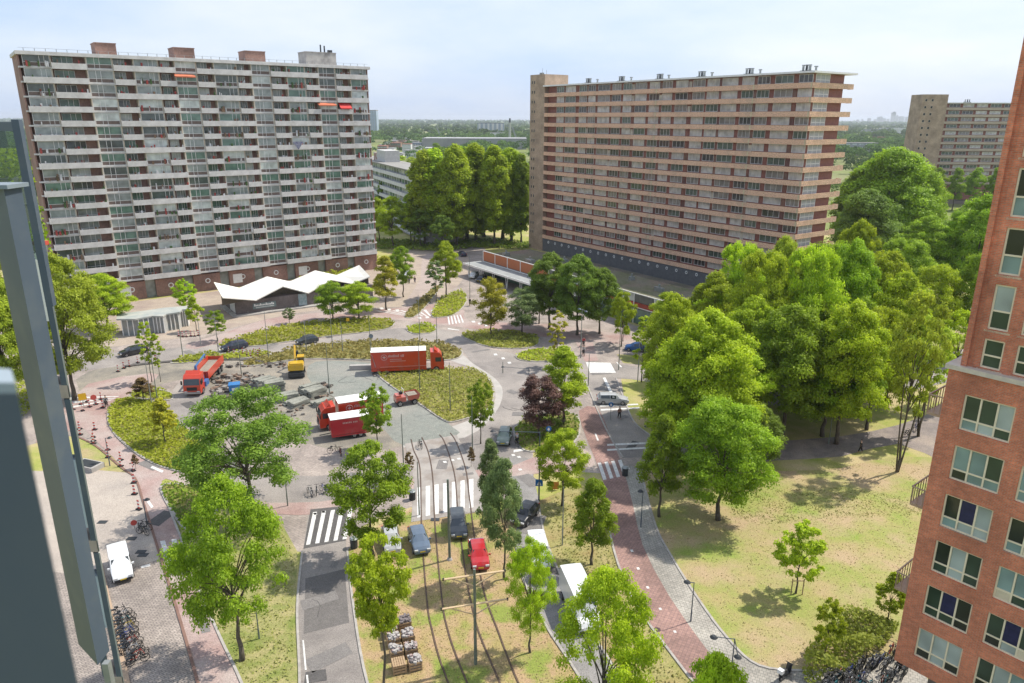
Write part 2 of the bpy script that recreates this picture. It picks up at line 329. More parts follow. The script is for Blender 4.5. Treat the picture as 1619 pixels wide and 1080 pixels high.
sheet('far_carriageway', poly([(1000, 543), (1100, 548), (1250, 545), (1440, 518), (1560, 478), (1800, 400), (1800, 412), (1560, 500), (1440, 538), (1250, 566), (1100, 566), (1000, 556)], n=2), .026, asph_m)
sheet('side_road', poly([(925, 594), (973, 594), (986, 635), (1001, 668), (1030, 690), (1110, 690), (1110, 722), (985, 724), (965, 692), (945, 650)], False), .0264, asph_m)
sheet('park_path', poly([(1030, 720), (1110, 712), (1200, 700), (1330, 690), (1420, 672), (1480, 650), (1560, 620), (1560, 660), (1480, 690), (1545, 740), (1500, 735), (1420, 702), (1330, 722), (1230, 728), (1110, 738), (1035, 738)], n=2), .022, path_m)
# red paths
sheet('cycle_path', poly([(56, 700), (90, 650), (112, 640), (140, 607), (240, 590), (246, 600), (215, 622), (172, 650), (176, 680), (200, 708), (242, 735), (290, 750), (330, 770), (262, 757), (258, 770), (264, 792), (294, 872), (316, 935), (350, 1012), (384, 1085), (470, 1300), (372, 1300), (316, 1085), (288, 985), (250, 862), (226, 792), (214, 757), (190, 735), (150, 695), (122, 672), (100, 690)], n=2), .034, red_m)
sheet('cycle_path', poly([(330, 778), (262, 757), (300, 752), (380, 790), (470, 795), (545, 788), (640, 760), (740, 745), (815, 735), (870, 712), (918, 708), (940, 725), (930, 742), (860, 748), (740, 762), (640, 778), (550, 806), (470, 815), (380, 805)], n=2), .036, red_m)
sheet('cycle_path', poly([(915, 650), (945, 645), (965, 690), (985, 740), (1001, 800), (1016, 862), (1058, 943), (1129, 1043), (1220, 1160), (1300, 1250), (1190, 1250), (1130, 1120), (1069, 1043), (1005, 953), (972, 872), (953, 760), (930, 700)], n=2), .040, redt_m)
sheet('footpath', poly([(984, 740), (1012, 746), (1035, 830), (1058, 876), (1097, 939), (1146, 1006), (1199, 1052), (1290, 1060), (1450, 1040), (1500, 1250), (1300, 1250), (1220, 1160), (1129, 1043), (1058, 943), (1016, 862), (1001, 800)], n=2), .038, tile_m)
sheet('cycle_path', poly([(420, 505), (500, 495), (620, 488), (700, 480), (735, 492), (740, 508), (860, 512), (1000, 532), (1000, 545), (880, 535), (740, 519), (690, 513), (615, 505), (500, 504), (390, 530), (310, 552), (295, 545), (360, 525)], n=2), .033, red_m)
sheet('cycle_path', poly([(905, 530), (935, 535), (946, 570), (925, 572)], False), .035, red_m)
sheet('footpath', poly([(640, 478), (665, 440), (668, 405), (690, 402), (705, 420), (700, 450), (672, 480), (655, 500), (630, 500)], n=2), .021, mat('pinkish_paving', (.40, .33, .29), (.33, .27, .24), .5, .9, fine=10))
sheet('footpath', poly([(-150, 690), (0, 640), (40, 600), (60, 600), (30, 680), (-20, 740), (-150, 800)], n=2), .021, pave_m)
# planting, verges
sheet('dry_meadow', poly([(1014, 748), (1036, 830), (1059, 876), (1098, 939), (1147, 1006), (1200, 1052), (1290, 1058), (1460, 1030), (1560, 900), (1545, 742), (1420, 722), (1330, 740), (1230, 745), (1100, 742)], n=2), .014, dry_m)
sheet('tree_strip', poly([(262, 800), (300, 800), (440, 818), (470, 872), (468, 960), (470, 1085), (462, 1300), (476, 1300), (384, 1085), (350, 1012), (318, 935), (296, 872)], False), .014, mat('verge', (.33, .29, .13), (.20, .22, .06), .6, .95, fine=8, detail=8, c3=(.16, .2, .04), s3=.3))
sheet('tram_verge', poly([(549, 870), (600, 830), (650, 805), (760, 790), (806, 800), (815, 850), (824, 905), (862, 985), (925, 1085), (1020, 1300), (655, 1300), (580, 1085), (558, 960)], False), .014, soil_m)
sheet('verge', poly([(852, 792), (915, 765), (951, 770), (970, 872), (1004, 953), (1067, 1043), (1128, 1120), (1188, 1250), (1080, 1300), (988, 1085), (922, 980), (887, 910), (863, 850)], False), .014, mat('verge_b', (.34, .28, .13), (.22, .23, .06), .6, .95, fine=8, detail=8, c3=(.3, .2, .1), s3=.3))
sheet('grass_strip', poly([(122, 690), (150, 705), (190, 740), (205, 748), (128, 741)], False), .026, dry_m)
sheet('tram_concrete_bed', poly([(640, 702), (722, 688), (760, 760), (768, 808), (650, 826), (655, 760)], False), .0385, tram_m)
sheet('verge', poly([(980, 588), (1040, 598), (1210, 632), (1200, 690), (1030, 690), (1001, 668), (988, 635)], n=1), .016, grass_m)
sheet('verge', poly([(975, 560), (1050, 565), (1260, 572), (1440, 545), (1560, 505), (1530, 548), (1410, 586), (1330, 602), (1200, 598), (1040, 580), (985, 574)], n=1), .016, mat('roadside_grass', (.30, .28, .10), (.18, .21, .05), .4, .95, fine=8, c3=(.4, .3, .2), s3=.2))

# tram rails, sunk in the road above and in the dry ground below
rail_m = mat('rusty_rail', (.13, .085, .06), (.09, .06, .045), 4, .6, metal=.3)
for r in [[(650, 695), (654, 712), (664, 741), (666.5, 830), (675, 950), (684, 1000), (694, 1039), (708, 1079), (740, 1180), (790, 1300)],
          [(667, 692), (677, 715), (684, 753), (688, 832), (699, 950), (709, 1000), (722, 1039), (738, 1079), (778, 1180), (835, 1300)],
          [(695, 688), (703, 700), (718, 747), (723.5, 802), (735, 900), (750, 975), (762, 1013), (790, 1079), (835, 1180), (895, 1300)],
          [(712, 685), (721.5, 700), (736, 741), (742, 785), (750, 847), (764, 931), (788.7, 1002), (819, 1079), (870, 1180), (935, 1300)]]:
    band('tram_rail', spline([at(*q) for q in r], False, 6), .13, .0, .075, rail_m)
# zebra crossings and painted lines
def marks(name, quads, z=.052):
    for q in quads:
        p = [at(*a) for a in q]
        sheet(name, p, z, M_['roadpaint'])
def stripes(a, b, c, d, n, fill=.5):
    """n stripes filling the four-cornered area a-b (far edge) d-c (near edge)"""
    o = []
    L2 = lambda p, q, t: (p[0] + (q[0] - p[0]) * t, p[1] + (q[1] - p[1]) * t)
    for i in range(n):
        t0 = (i + (1 - fill) / 2) / n; t1 = (i + (1 + fill) / 2) / n
        o.append((L2(a, b, t0), L2(a, b, t1), L2(d, c, t1), L2(d, c, t0)))
    return o
sheet('asphalt_patch', poly([(491, 806), (549, 800), (547, 855), (480, 868)], False), .046, asphd_m)
marks('zebra_stripe', stripes((491, 811), (562, 803), (552, 852), (480, 863), 5, .45))
marks('zebra_stripe', stripes((656, 772), (752, 757), (752, 802), (656, 820), 7, .5))
marks('zebra_stripe', stripes((942, 733), (985, 727), (994, 752), (951, 760), 4, .5))
marks('zebra_stripe', stripes((960, 700), (960, 716), (1030, 712), (1028, 697), 2, .35))
marks('zebra_stripe', stripes((948, 639), (950, 652), (1012, 648), (1008, 637), 2, .4))
marks('zebra_stripe', [((926, 573), (965, 574), (974, 590), (933, 590))])
marks('zebra_stripe', stripes((248, 857), (284, 852), (290, 890), (262, 897), 2, .45))
marks('zebra_stripe', stripes((112, 626), (112, 648), (175, 634), (190, 626), 3, .4))
marks('zebra_stripe', stripes((590, 492), (690, 490), (690, 500), (640, 500), 8, .4))
marks('zebra_stripe', stripes((706, 500), (730, 498), (735, 510), (708, 514), 5, .45))
marks('road_line', [((478, 1013), (480.5, 1013), (485, 1060), (482, 1060)), ((484, 1068), (487, 1068), (492, 1120), (489, 1120)), ((953, 598), (957, 597), (972, 628), (968, 629)), ((974, 573), (976, 573), (984, 581), (981, 581)), ((940, 686), (942.5, 686), (947, 697), (944, 697)),
    ((1366, 628), (1372, 626), (1398, 613), (1394, 613)), ((232, 794), (236, 792), (243, 802), (239, 804)), ((238, 740), (241, 737), (259, 745), (256, 748)), ((222, 896), (237, 892), (238, 896), (224, 899)),
    ((708, 519), (726, 522), (726, 523), (708, 521)), ((812, 712), (840, 708), (840, 711), (812, 716)), ((982, 742), (983, 740), (993, 738), (996, 742))])
marks('cycle_path_dash', [((x - 2, y), (x + 2, y - .5), (x + 4, y + 3), (x, y + 3.5)) for x, y in ((998, 870), (1008, 898), (1023, 928), (1043, 962), (1066, 998))])
marks('road_line', [((x, y), (x + 5, y - .6), (x + 7, y + 2), (x + 2, y + 2.6)) for x, y in ((600, 487), (612, 489), (625, 490), (660, 502), (672, 501), (684, 500), (745, 508), (755, 511), (765, 514), (700, 730), (712, 727), (722, 725), (495, 812), (508, 809), (819, 742), (817, 722), (808, 719), (330, 556), (346, 552), (362, 549), (780, 560), (792, 566), (802, 573))])
sheet('service_yard', [(-2, 210), (14, 222), (66, 160), (58, 120), (46, 112)], .05, mat('service_yard_surface', (.17, .145, .12), (.12, .125, .07), .3, .95, fine=4, c3=(.23, .18, .15), s3=.15))
# trench edge of the works, dark
band('trench_edge', spline([at(x, y) for x, y in [(196, 580), (230, 576), (290, 571), (380, 569), (432, 576)]], False, 5), .9, -.2, .16, mat('torn_asphalt', (.06, .055, .05), (.12, .11, .1), 1.4, .95))
for q in ([(120, 690), (152, 706), (192, 740), (214, 757), (226, 792), (248, 862), (286, 985), (314, 1085), (372, 1300)],):
    band('kerb_line', spline([at(*a) for a in q], False, 5), .22, 0, .10, mat('brown_kerb', (.22, .13, .10), rough=.9))
for q in ([(262, 790), (294, 872), (316, 935), (350, 1012), (384, 1085), (470, 1300)], [(478, 872), (470, 960), (474, 1085), (468, 1300)], [(549, 870), (559, 960), (582, 1085), (655, 1300)],
          [(815, 850), (823, 905), (862, 988), (925, 1088), (1020, 1300)], [(850, 790), (862, 850), (887, 912), (923, 982), (990, 1088), (1100, 1300)], [(952, 775), (971, 872), (1004, 953), (1068, 1043), (1129, 1120)],
          [(1013, 746), (1036, 830), (1059, 876), (1098, 939), (1147, 1006), (1200, 1053), (1285, 1062)], [(925, 600), (945, 650), (965, 692), (985, 724)], [(974, 598), (988, 635), (1003, 668), (1030, 690)]):
    band('kerb', spline([at(*a) for a in q], False, 5), .2, 0, .11, M_['kerb'])

# ------------------------------------------------------------------ raised planting beds with low shrubs
def cover(name, pts, n_m2, size, hgt, m, seed, label_kind='stuff', z=.1, lump=1.4):
    rs = np.random.RandomState(seed); P = np.array(pts); A = abs(area(pts)); n = int(A * n_m2)
    lo, hi = P.min(0), P.max(0); Q = np.empty((0, 2))
    while len(Q) < n:
        c = rs.uniform(lo, hi, (n * 2, 2)); x, y = c[:, 0], c[:, 1]; ins = np.zeros(len(c), bool)
        for i in range(len(P)):
            x1, y1 = P[i]; x2, y2 = P[(i + 1) % len(P)]
            k = (y1 > y) != (y2 > y)
            with np.errstate(divide='ignore', invalid='ignore'): ins ^= k & (x < (x2 - x1) * (y - y1) / (y2 - y1 + 1e-12) + x1)
        Q = np.vstack([Q, c[ins]])
    Q = Q[:n]
    hh = .5 + .25 * np.sin(Q[:, 0] * lump + 1.3 * np.sin(Q[:, 1] * lump * .7)) + .25 * np.sin(Q[:, 1] * lump * 1.3 + Q[:, 0] * .6)
    tn = .5 + .5 * np.sin(Q[:, 0] * .23 + seed) * np.cos(Q[:, 1] * .31 + seed * 2)
    C = np.column_stack([Q, z + hgt * (.15 + .85 * hh) * rs.uniform(.35, 1, n)])
    V, F, T = leaves(C, rs, size, up=.6); T = np.clip(.3 * np.repeat(tn, 4) + .5 * T + .2 * np.repeat(hh, 4), 0, 1)
    return put(npmesh(name, V, F, m, T), name, kind='stuff')
def leaves(C, rs, size, up=.3, outward=None):
    n = len(C); nrm = rs.normal(size=(n, 3)); nrm[:, 2] = np.abs(nrm[:, 2]) * .6 + up
    if outward is not None: nrm = nrm * .7 + outward * 1.1
    nrm /= np.linalg.norm(nrm, axis=1)[:, None]
    t = np.cross(nrm, rs.normal(size=(n, 3))); t /= np.linalg.norm(t, axis=1)[:, None] + 1e-9; b = np.cross(nrm, t)
    L = size * rs.uniform(.6, 1.35, n)[:, None]
    V = np.empty((n, 4, 3)); V[:, 0] = C - t * L * .62; V[:, 1] = C + b * L * .36 + nrm * L * .1; V[:, 2] = C + t * L * .62; V[:, 3] = C - b * L * .36 + nrm * L * .1
    T = np.repeat(np.clip(rs.normal(.5, .22, n), 0, 1), 4)
    return V.reshape(-1, 3), np.arange(4 * n).reshape(-1, 4), T
cov_y = leafmat('groundcover_yellow_green', (.22, .28, .025), (.54, .58, .05), .45)
cov_r = leafmat('groundcover_rusty', (.20, .19, .05), (.44, .37, .11), .4)
cov_g = leafmat('groundcover_green', (.10, .18, .02), (.32, .42, .04), .4)
cov_m = leafmat('groundcover_olive', (.23, .26, .05), (.47, .46, .09), .42)
BEDS = [
 ([(171, 655), (176, 678), (198, 703), (240, 732), (292, 747), (322, 738), (332, 716), (314, 695), (292, 678), (266, 652), (243, 637), (206, 630), (180, 638)], cov_y, 26, .5, 1),
 ([(345, 547), (420, 522), (480, 512), (560, 505), (612, 506), (623, 514), (600, 523), (520, 532), (440, 543), (400, 548)], cov_y, 9, .8, 2),
 ([(385, 574), (430, 561), (480, 549), (570, 540), (680, 541), (722, 551), (731, 560), (715, 569), (660, 570), (600, 570), (480, 568), (400, 579)], cov_r, 10, .8, 3),
 ([(596, 588), (640, 584), (700, 584), (750, 586), (773, 600), (781, 625), (768, 650), (720, 667), (700, 664), (660, 637), (620, 612)], cov_m, 16, .7, 4),
 ([(643, 521), (655, 515), (680, 514), (690, 521), (680, 527), (655, 528)], cov_y, 10, .6, 5),
 ([(733, 528), (780, 523), (842, 530), (852, 543), (830, 551), (780, 550), (742, 538)], cov_m, 12, .7, 6),
 ([(818, 562), (850, 553), (897, 555), (906, 567), (860, 572), (824, 570)], cov_y, 12, .6, 7),
 ([(813, 690), (826, 664), (868, 654), (905, 655), (917, 672), (908, 700), (870, 712), (830, 713)], cov_g, 14, .6, 8),
 ([(683, 500), (698, 472), (730, 462), (737, 478), (720, 497), (700, 502)], cov_y, 9, .9, 9),
 ([(255, 771), (290, 767), (335, 778), (344, 800), (325, 838), (298, 840), (276, 815)], cov_g, 18, .6, 10),
 ([(205, 628), (228, 616), (266, 620), (272, 632), (245, 632)], cov_y, 12, .6, 12),
 ([(350, 569), (352, 560), (420, 556), (424, 562), (385, 567)], cov_y, 10, .6, 13),
 ([(270, 574), (310, 561), (342, 558), (345, 566), (310, 573)], cov_y, 10, .6, 14),
 ([(640, 498), (668, 470), (690, 452), (694, 458), (674, 484), (654, 502)], cov_r, 8, .5, 15),
]
for pts, m, dn, h, sd_ in BEDS:
    p = poly(pts, n=4)
    sheet('planting_bed', p, .10, bed_m, skirt=.12); band('bed_kerb', p, .28, 0, .14, M_['kerb'], closed=True)
    cover('ground_cover_plants', p, dn, .34 if dn > 12 else .45, h, m, sd_)
cover('shrub_planting', poly([(1268, 1055), (1300, 1010), (1345, 975), (1400, 985), (1420, 1000), (1380, 1040), (1310, 1078), (1275, 1085)], n=3), 110, .24, 2.0, leafmat('shrub_leaves', (.15, .22, .03), (.45, .50, .08), .45), 21)
cover('shrub_planting', poly([(470, 447), (540, 432), (592, 412), (596, 420), (540, 440), (478, 454)], n=3), 10, .5, 1.8, cov_y, 22)
cover('shrub_planting', poly([(590, 392), (640, 396), (700, 398), (760, 392), (830, 395), (830, 384), (740, 380), (650, 382), (595, 380)], n=3), 6, .6, 1.2, cov_g, 23)
cover('ground_cover_plants', poly([(-20, 600), (40, 560), (64, 600), (56, 640), (20, 660)], n=3), 14, .35, .6, cov_y, 24)
rp_ = random.Random(21)
for px, py in [(505, 950), (520, 1040), (530, 890), (500, 1070), (810, 620), (790, 680), (820, 655), (760, 555), (660, 527), (520, 533), (430, 545), (300, 558), (320, 700), (370, 735), (560, 755), (450, 765), (700, 735), (960, 615), (985, 660), (1000, 705), (950, 590), (838, 760), (845, 830), (870, 900), (910, 980), (300, 640), (298, 670), (860, 585), (1350, 628), (895, 580), (240, 735), (255, 820), (290, 900), (320, 980), (200, 690), (590, 770), (740, 750), (1050, 705)]:
    s_ = .006 * py / 2; a_ = rp_.uniform(0, 3.1); X_, Y_ = at(px, py); w1, w2 = rp_.uniform(.5, 2.0), rp_.uniform(.3, .9)
    P4 = [(X_ + c1 * w1 * math.cos(a_) - c2 * w2 * math.sin(a_), Y_ + c1 * w1 * math.sin(a_) + c2 * w2 * math.cos(a_)) for c1, c2 in ((-1, -1), (1, -.9), (1.05, 1), (-.95, 1.1))]
    sheet('asphalt_repair', P4, .0475, asphd_m if rp_.random() < .35 else mat('repair_patch', (.20, .185, .175), (.17, .158, .15), 1.2, .9, fine=12), kind='structure')
for k in range(12):
    px, py = rp_.choice([(510, 960), (520, 1050), (800, 640), (560, 750), (400, 755), (310, 690), (960, 650), (700, 560), (850, 860), (600, 530), (690, 770), (200, 800), (180, 860), (220, 950), (590, 610), (660, 650), (420, 590), (550, 600)]); x0, y0 = at(px + rp_.uniform(-25, 25), py + rp_.uniform(-20, 20)); a_ = rp_.uniform(0, 6.28); l_ = [(x0, y0)]
    for i in range(4): a_ += rp_.uniform(-.7, .7); l_.append((l_[-1][0] + .7 * math.cos(a_), l_[-1][1] + .7 * math.sin(a_)))
    band('surface_crack', l_, .045, .02, .0535, asphd_m)
# tufts in the dry meadow and verges
cover('meadow_tufts', poly([(1016, 750), (1038, 830), (1100, 939), (1200, 1050), (1290, 1055), (1440, 960), (1500, 850), (1530, 742), (1420, 724), (1230, 747)], n=1), 9, .13, .05, leafmat('dry_tufts', (.30, .27, .10), (.42, .34, .17), .3), 31, z=.0)
cover('meadow_tufts', poly([(1150, 800), (1250, 770), (1400, 780), (1480, 800), (1450, 815), (1300, 820), (1200, 830)], n=2), 14, .15, .08, leafmat('green_tufts', (.20, .23, .05), (.36, .35, .09), .2), 32, z=.0)
cover('verge_tufts', poly([(556, 880), (650, 808), (800, 800), (820, 900), (920, 1083), (1000, 1290), (660, 1290), (586, 1085)], n=1), 14, .12, .06, MATS['dry_tufts'], 33, z=.0)
cover('verge_tufts', poly([(300, 870), (440, 820), (465, 880), (462, 1085), (462, 1290), (390, 1085)], n=1), 14, .18, .13, MATS['green_tufts'], 34, z=.0)
cover('verge_tufts', poly([(856, 792), (945, 772), (965, 872), (1060, 1043), (1120, 1120), (1000, 1085), (890, 910)], n=1), 12, .18, .13, MATS['green_tufts'], 35, z=.0)
# ------------------------------------------------------------------ buildings
redbrick = brick('red_brown_brick', (.32, .165, .125), (.27, .14, .105), (.22, .18, .15), .25, .08, axes='xz', msize=.01)
tanbrick = brick('tan_brick', (.43, .31, .215), (.38, .275, .19), (.38, .3, .23), .25, .08, axes='xz', msize=.008)
orangebrick = brick('warm_red_brick', (.66, .195, .09), (.50, .14, .07), (.45, .27, .19), .26, .085, axes='xz', msize=.012)
greybrick = brick('grey_brown_brick', (.17, .14, .135), (.14, .115, .11), (.16, .14, .13), .25, .08, axes='xz', msize=.01)
darkwall = mat('dark_grey_wall', (.13, .135, .14), (.10, .105, .11), 1.5, .8)
tanconc = mat('tan_concrete', (.70, .455, .305), (.62, .39, .26), .5, .85, c3=(.50, .36, .25), s3=.25, t3=(.5, .75), fine=4)
roofm = mat('roof_gravel', (.30, .29, .27), (.23, .22, .2), .5, .95)
beige = mat('beige_trim', (.55, .48, .37), rough=.6)
brownp = mat('brown_panel', (.17, .12, .10), (.13, .10, .085), 2, .6)
redp = mat('dark_red_panel', (.30, .12, .09), (.24, .095, .075), 2, .6)
G1 = glassy('flat_glass', (.09, .11, .10), (.27, .30, .28), (.52, .56, .52))
G2 = glassy('gallery_glass', (.09, .085, .08), (.30, .275, .25), (.60, .57, .53), p1=.34, p2=.56)
G4 = glassy('curtained_glass', (.035, .04, .035), (.26, .37, .35), (.42, .48, .45), p1=.5, p2=.75, folds=9)

def u_on(px, O, d, z):
    """distance along the wall line (from O, unit direction d) at which the wall at level z shows in photo column px"""
    k = (px - 809.5) / FPX
    return (k * (O[1] * _c - (z - CAM_H) * _s) - O[0]) / (d[0] - k * d[1] * _c)

def win_mesh(w, h, fr, cols, lowbar=0, t=.07, mats=None):
    b = MB(); d = .06
    b.box(0, w, -d, d, 0, t); b.box(0, w, -d, d, h - t, h); b.box(0, t, -d, d, t, h - t); b.box(w - t, w, -d, d, t, h - t)
    for c in cols: b.box(c * w - t / 2, c * w + t / 2, -d + .003, d - .003, t, h - t)
    if lowbar: b.box(t, w - t, -d + .006, d - .006, lowbar * h - t / 2, lowbar * h + t / 2)
    return b.mesh('window', fr)

# ---- slab block with white balconies
O1 = (-97.25, 153.5); d1v = Vector((-37.26 + 97.25, 198.2 - 153.5)); L1 = d1v.length; d1 = d1v.normalized(); a1 = math.atan2(d1.y, d1.x)
TOP1 = 52.24; F = 2.8; NF1 = 17
b1 = thing('apartment_block', 'tall slab apartment block with staggered white balconies and red brick end wall', 'apartment building', O1, a1)
edges = [30, 78, 134, 176, 209, 248, 274, 308, 336, 372, 395, 425, 451, 480, 501, 528, 552, 577]
U = [max(0, u_on(x, O1, d1, 50.8)) for x in edges]; U[0] = .35; U[-1] = L1 - .2
wall = MB(); wall.box(0, L1, 1.5, 12.5, 4.6, TOP1 - .5)
wall.box(-.28, 0, 0.3, 12.8, 0, TOP1 - .5); wall.box(L1, L1 + .28, 0.3, 12.8, 0, TOP1 - .5)
wall.build('wall', redbrick, b1)
pod = MB()
for i in range(9):
    x0 = L1 * i / 9; pod.box(x0 + 2.2, x0 + L1 / 9, .5, 12.5, 0, 4.05)
pod.build('plinth_wall', redbrick, b1)
pg = MB()
for i in range(9):
    x0 = L1 * i / 9; pg.box(x0 + .1, x0 + 2.2, 1.4, 12.4, 0, 4.05)
pg.build('entrance_glazing', G1, b1)
pm = MB()
for i in range(9): pm.ring((L1 * i / 9 + 5.4, .46, 2.4), .5, .12, 14, 'y')
for i in (1, 4, 6): pm.box(L1 * i / 9 + 3, L1 * i / 9 + 5.2, .40, .49, 1, 3.2)
pm.build('porthole_trim', M_['white'], b1, kind='stuff')
rf = MB(); rf.box(-.6, L1 + .6, -.7, 13.1, TOP1 - .5, TOP1 + .12); rf.box(-.5, L1 + .5, -.6, 13, TOP1 + .12, TOP1 + .2); rf.build('roof', M_['parapet'], b1)
pr = MB()
for i in range(40): x = L1 * (i + .5) / 40; pr.box(x - .05, x + .05, -.55, -.5, TOP1 + .2, TOP1 + .75)
pr.box(0, L1, -.54, -.51, TOP1 + .72, TOP1 + .76); pr.build('roof_railing', M_['steel'], b1, kind='stuff')
for px0, px1, mt, hh in ((155, 189, redbrick, 2.6), (281, 314, redbrick, 2.5), (395, 427, redbrick, 2.6), (492, 540, M_['concrete'], 3.2)):
    u0, u1 = u_on(px0, O1, d1, TOP1), u_on(px1, O1, d1, TOP1); q = MB(); q.box(u0, u1, 3.5, 8.5, TOP1 + .2, TOP1 + hh); q.box(u0 - .1, u1 + .1, 3.4, 8.6, TOP1 + hh, TOP1 + hh + .18)
    q.build('lift_housing', mt, b1)
u0 = u_on(520, O1, d1, TOP1)
q = MB(); q.tube((u0, 5, TOP1 + 3.2), (u0, 5, TOP1 + 5.2), .18); q.tube((u0 + 1, 5, TOP1 + 3.2), (u0 + 1, 5, TOP1 + 5), .18); q.cbox(u0 + 2.4, 5, TOP1 + 3.7, 1, .8, .7); q.build('roof_flue', M_['darksteel'], b1)
slab_me = MB(); slab_me.box(-.3, L1 + .3, -.12, 1.5, -.16, .16); slab_me = slab_me.mesh('floor_slab', M_['parapet'])
dv = MB()
for k in range(NF1):
    z = TOP1 - F * (k + 1); put(slab_me, 'floor_slab', b1, (0, 0, z))
    for u in U[1:-1]: dv.box(u - .1, u + .1, -.1, 1.5, z + .16, z + F - (.5 if k == 0 else .16))
dv.build('balcony_divider', beige, b1, kind='stuff')
whitef = mat('window_frame_white', (.74, .73, .7), rough=.5)
def livwin(i): return win_mesh(U[i + 1] - U[i] - .3, 2.3, whitef, (.3, .72) if i % 2 else (.62, .8), .0, .09)
cache = {}
live = {0: 0, 2: None, 4: 1, 6: None, 8: 1, 10: None, 12: 1, 14: None, 16: 1}
par_cache = {}
def par(i, j):
    if (i, j) not in par_cache:
        b = MB(); w_ = U[j] - U[i]; x0 = -.25 if i == 0 else .02
        b.box(x0, w_ - .02, -.78, -.68, -.18, .96); b.box(x0, x0 + .1, -.68, -.12, -.2, 1.08); b.box(w_ - .12, w_ - .02, -.68, -.12, -.2, 1.08); b.box(x0 + .1, w_ - .12, -.68, -.13, -.17, 0)
        par_cache[(i, j)] = b.mesh('balcony', M_['parapet'])
    return par_cache[(i, j)]
for k in range(NF1):
    z = TOP1 - F * (k + 1); odd = (k % 2 == 0)
    for i in range(17):
        w_ = U[i + 1] - U[i]; lv = i in live
        key = (i, lv)
        if key not in cache:
            if lv:
                fm = win_mesh(w_ - .26, 2.42, whitef, (.3, .5) if i % 4 else (.62, .8), .34, .08)
                g = MB(); g.box(.06, w_ - .32, -.02, .02, .85, 2.36)
                lo_ = MB(); lo_.box(.05, w_ - .31, -.035, .035, .05, .8)
                cache[key] = (fm, g.mesh('pane', G1), lo_.mesh('infill_panel', brownp))
            else:
                ww = min(w_ * .58, 6); fm = win_mesh(ww, 2.3, whitef, (.45, .7), .36, .08); g = MB(); g.box(.06, ww - .06, -.02, .02, .06, 2.24); cache[key] = (fm, g.mesh('pane', G1), None)
        fm, g, lo_ = cache[key]
        wo = put(fm, 'window', b1, (U[i] + (.13 if lv else .25 + .25 * (i % 3)), .05 if lv else 1.42, z + .17))
        put(g, 'pane', wo)
        if lo_: put(lo_, 'infill_panel', wo)
    runs = []
    if odd: runs = [(1, 2), (3, 6), (7, 10), (11, 14), (15, 17)]
    else: runs = [(0, 2), (3, 4), (5, 6), (7, 8), (9, 10), (11, 12), (13, 14), (15, 16)]
    for i, j in runs: put(par(i, j), 'balcony', b1, (U[i], 0, z))
# living-room windows projecting between balconies get a rail in front where no parapet hangs
redaw = mat('red_awning_cloth', (.62, .06, .05), (.5, .04, .04), 2, .8); oraw = mat('orange_awning_cloth', (.62, .19, .10), rough=.8)
for x0, x1, k, m in ((534, 552, 3, redaw), (273, 306, 1, oraw), (500, 528, 3, oraw)):
    u0, u1 = u_on(x0, O1, d1, TOP1 - k * F - 1), u_on(x1, O1, d1, TOP1 - k * F - 1); z = TOP1 - F * (k + 1)
    b = MB(); lo2 = 1.3 if m is redaw else 2.0; b.add([(u0, .1, z + 2.5), (u1, .1, z + 2.5), (u1, -1.3, z + lo2), (u0, -1.3, z + lo2), (u0, -1.3, z + lo2 - .25), (u1, -1.3, z + lo2 - .25), (u0, .1, z + 2.44), (u1, .1, z + 2.44)], [(0, 1, 2, 3), (3, 2, 5, 4), (6, 7, 5, 4)])
    b.build('awning', m, b1, label='red fabric awning let down' if m is redaw else 'faded orange fabric awning')
b = MB(); u0 = u_on(462, O1, d1, 30); u1 = u_on(479, O1, d1, 30); z = TOP1 - F * 7
b.add([(u0, -.85, z + 1.7), (u1, -.85, z + 1.7), ((u0 + u1) / 2, -.85, z - .2), (u0, -.88, z + 1.7), (u1, -.88, z + 1.7), ((u0 + u1) / 2, -.88, z - .2)], [(0, 1, 2), (5, 4, 3)]); b.build('hanging_cloth', mat('blue_cloth', (.06, .07, .16), (.3, .3, .35), 5), b1, label='dark blue patterned cloth hung over a balcony')
# balcony clutter: pots, chairs, laundry: small boxes behind the parapets
b = MB(); rr_ = random.Random(3)
for k in range(NF1):
    for i in range(17):
        for _ in range(6):
            if rr_.random() < .7:
                x = rr_.uniform(U[i] + .3, U[i + 1] - .3); s_ = rr_.uniform(.15, .4); h_ = rr_.uniform(.5, 1.5)
                b.box(x, x + s_, -.5, -.25, TOP1 - F * (k + 1) + .16, TOP1 - F * (k + 1) + .16 + h_, rr_.randrange(4)) if i not in (2, 6, 10, 14) else None
b.build('balcony_clutter', [mat('clutter_green', (.06, .12, .03)), mat('clutter_white', (.6, .6, .6)), mat('clutter_red', (.35, .06, .05)), mat('clutter_brown', (.2, .13, .08))], b1, kind='stuff')

# ---- tan gallery block
O2 = (9.38, 228.7); d2v = Vector((60.6 - 9.38, 156 - 228.7)); L2 = d2v.length; d2 = d2v.normalized(); a2 = math.atan2(d2.y, d2.x)
TOP2 = 49.3; NF2 = 16; DP2 = 12.5
b2 = thing('gallery_block', 'long tan apartment block with open access galleries and flat white roof edge', 'apartment building', O2, a2)
q = MB(); q.box(.3, L2 - 1.2, 1.35, DP2, 4.1, TOP2 - .35); q.build('wall', redp, b2)
q = MB(); q.box(0, L2, .2, DP2 + .5, 0, 4.0); q.build('plinth_wall', darkwall, b2)
q = MB()
for i in range(26): q.ring((3 + (L2 - 6) * i / 25, .14, 3.1), .32, .09, 10, 'y')
q.build('round_plinth_mark', M_['white'], b2, kind='stuff')
q = MB(); q.box(-.1, L2 + .4, -.5, DP2 + 2.6, TOP2 - .33, TOP2 + .05); q.build('roof', M_['white'], b2)
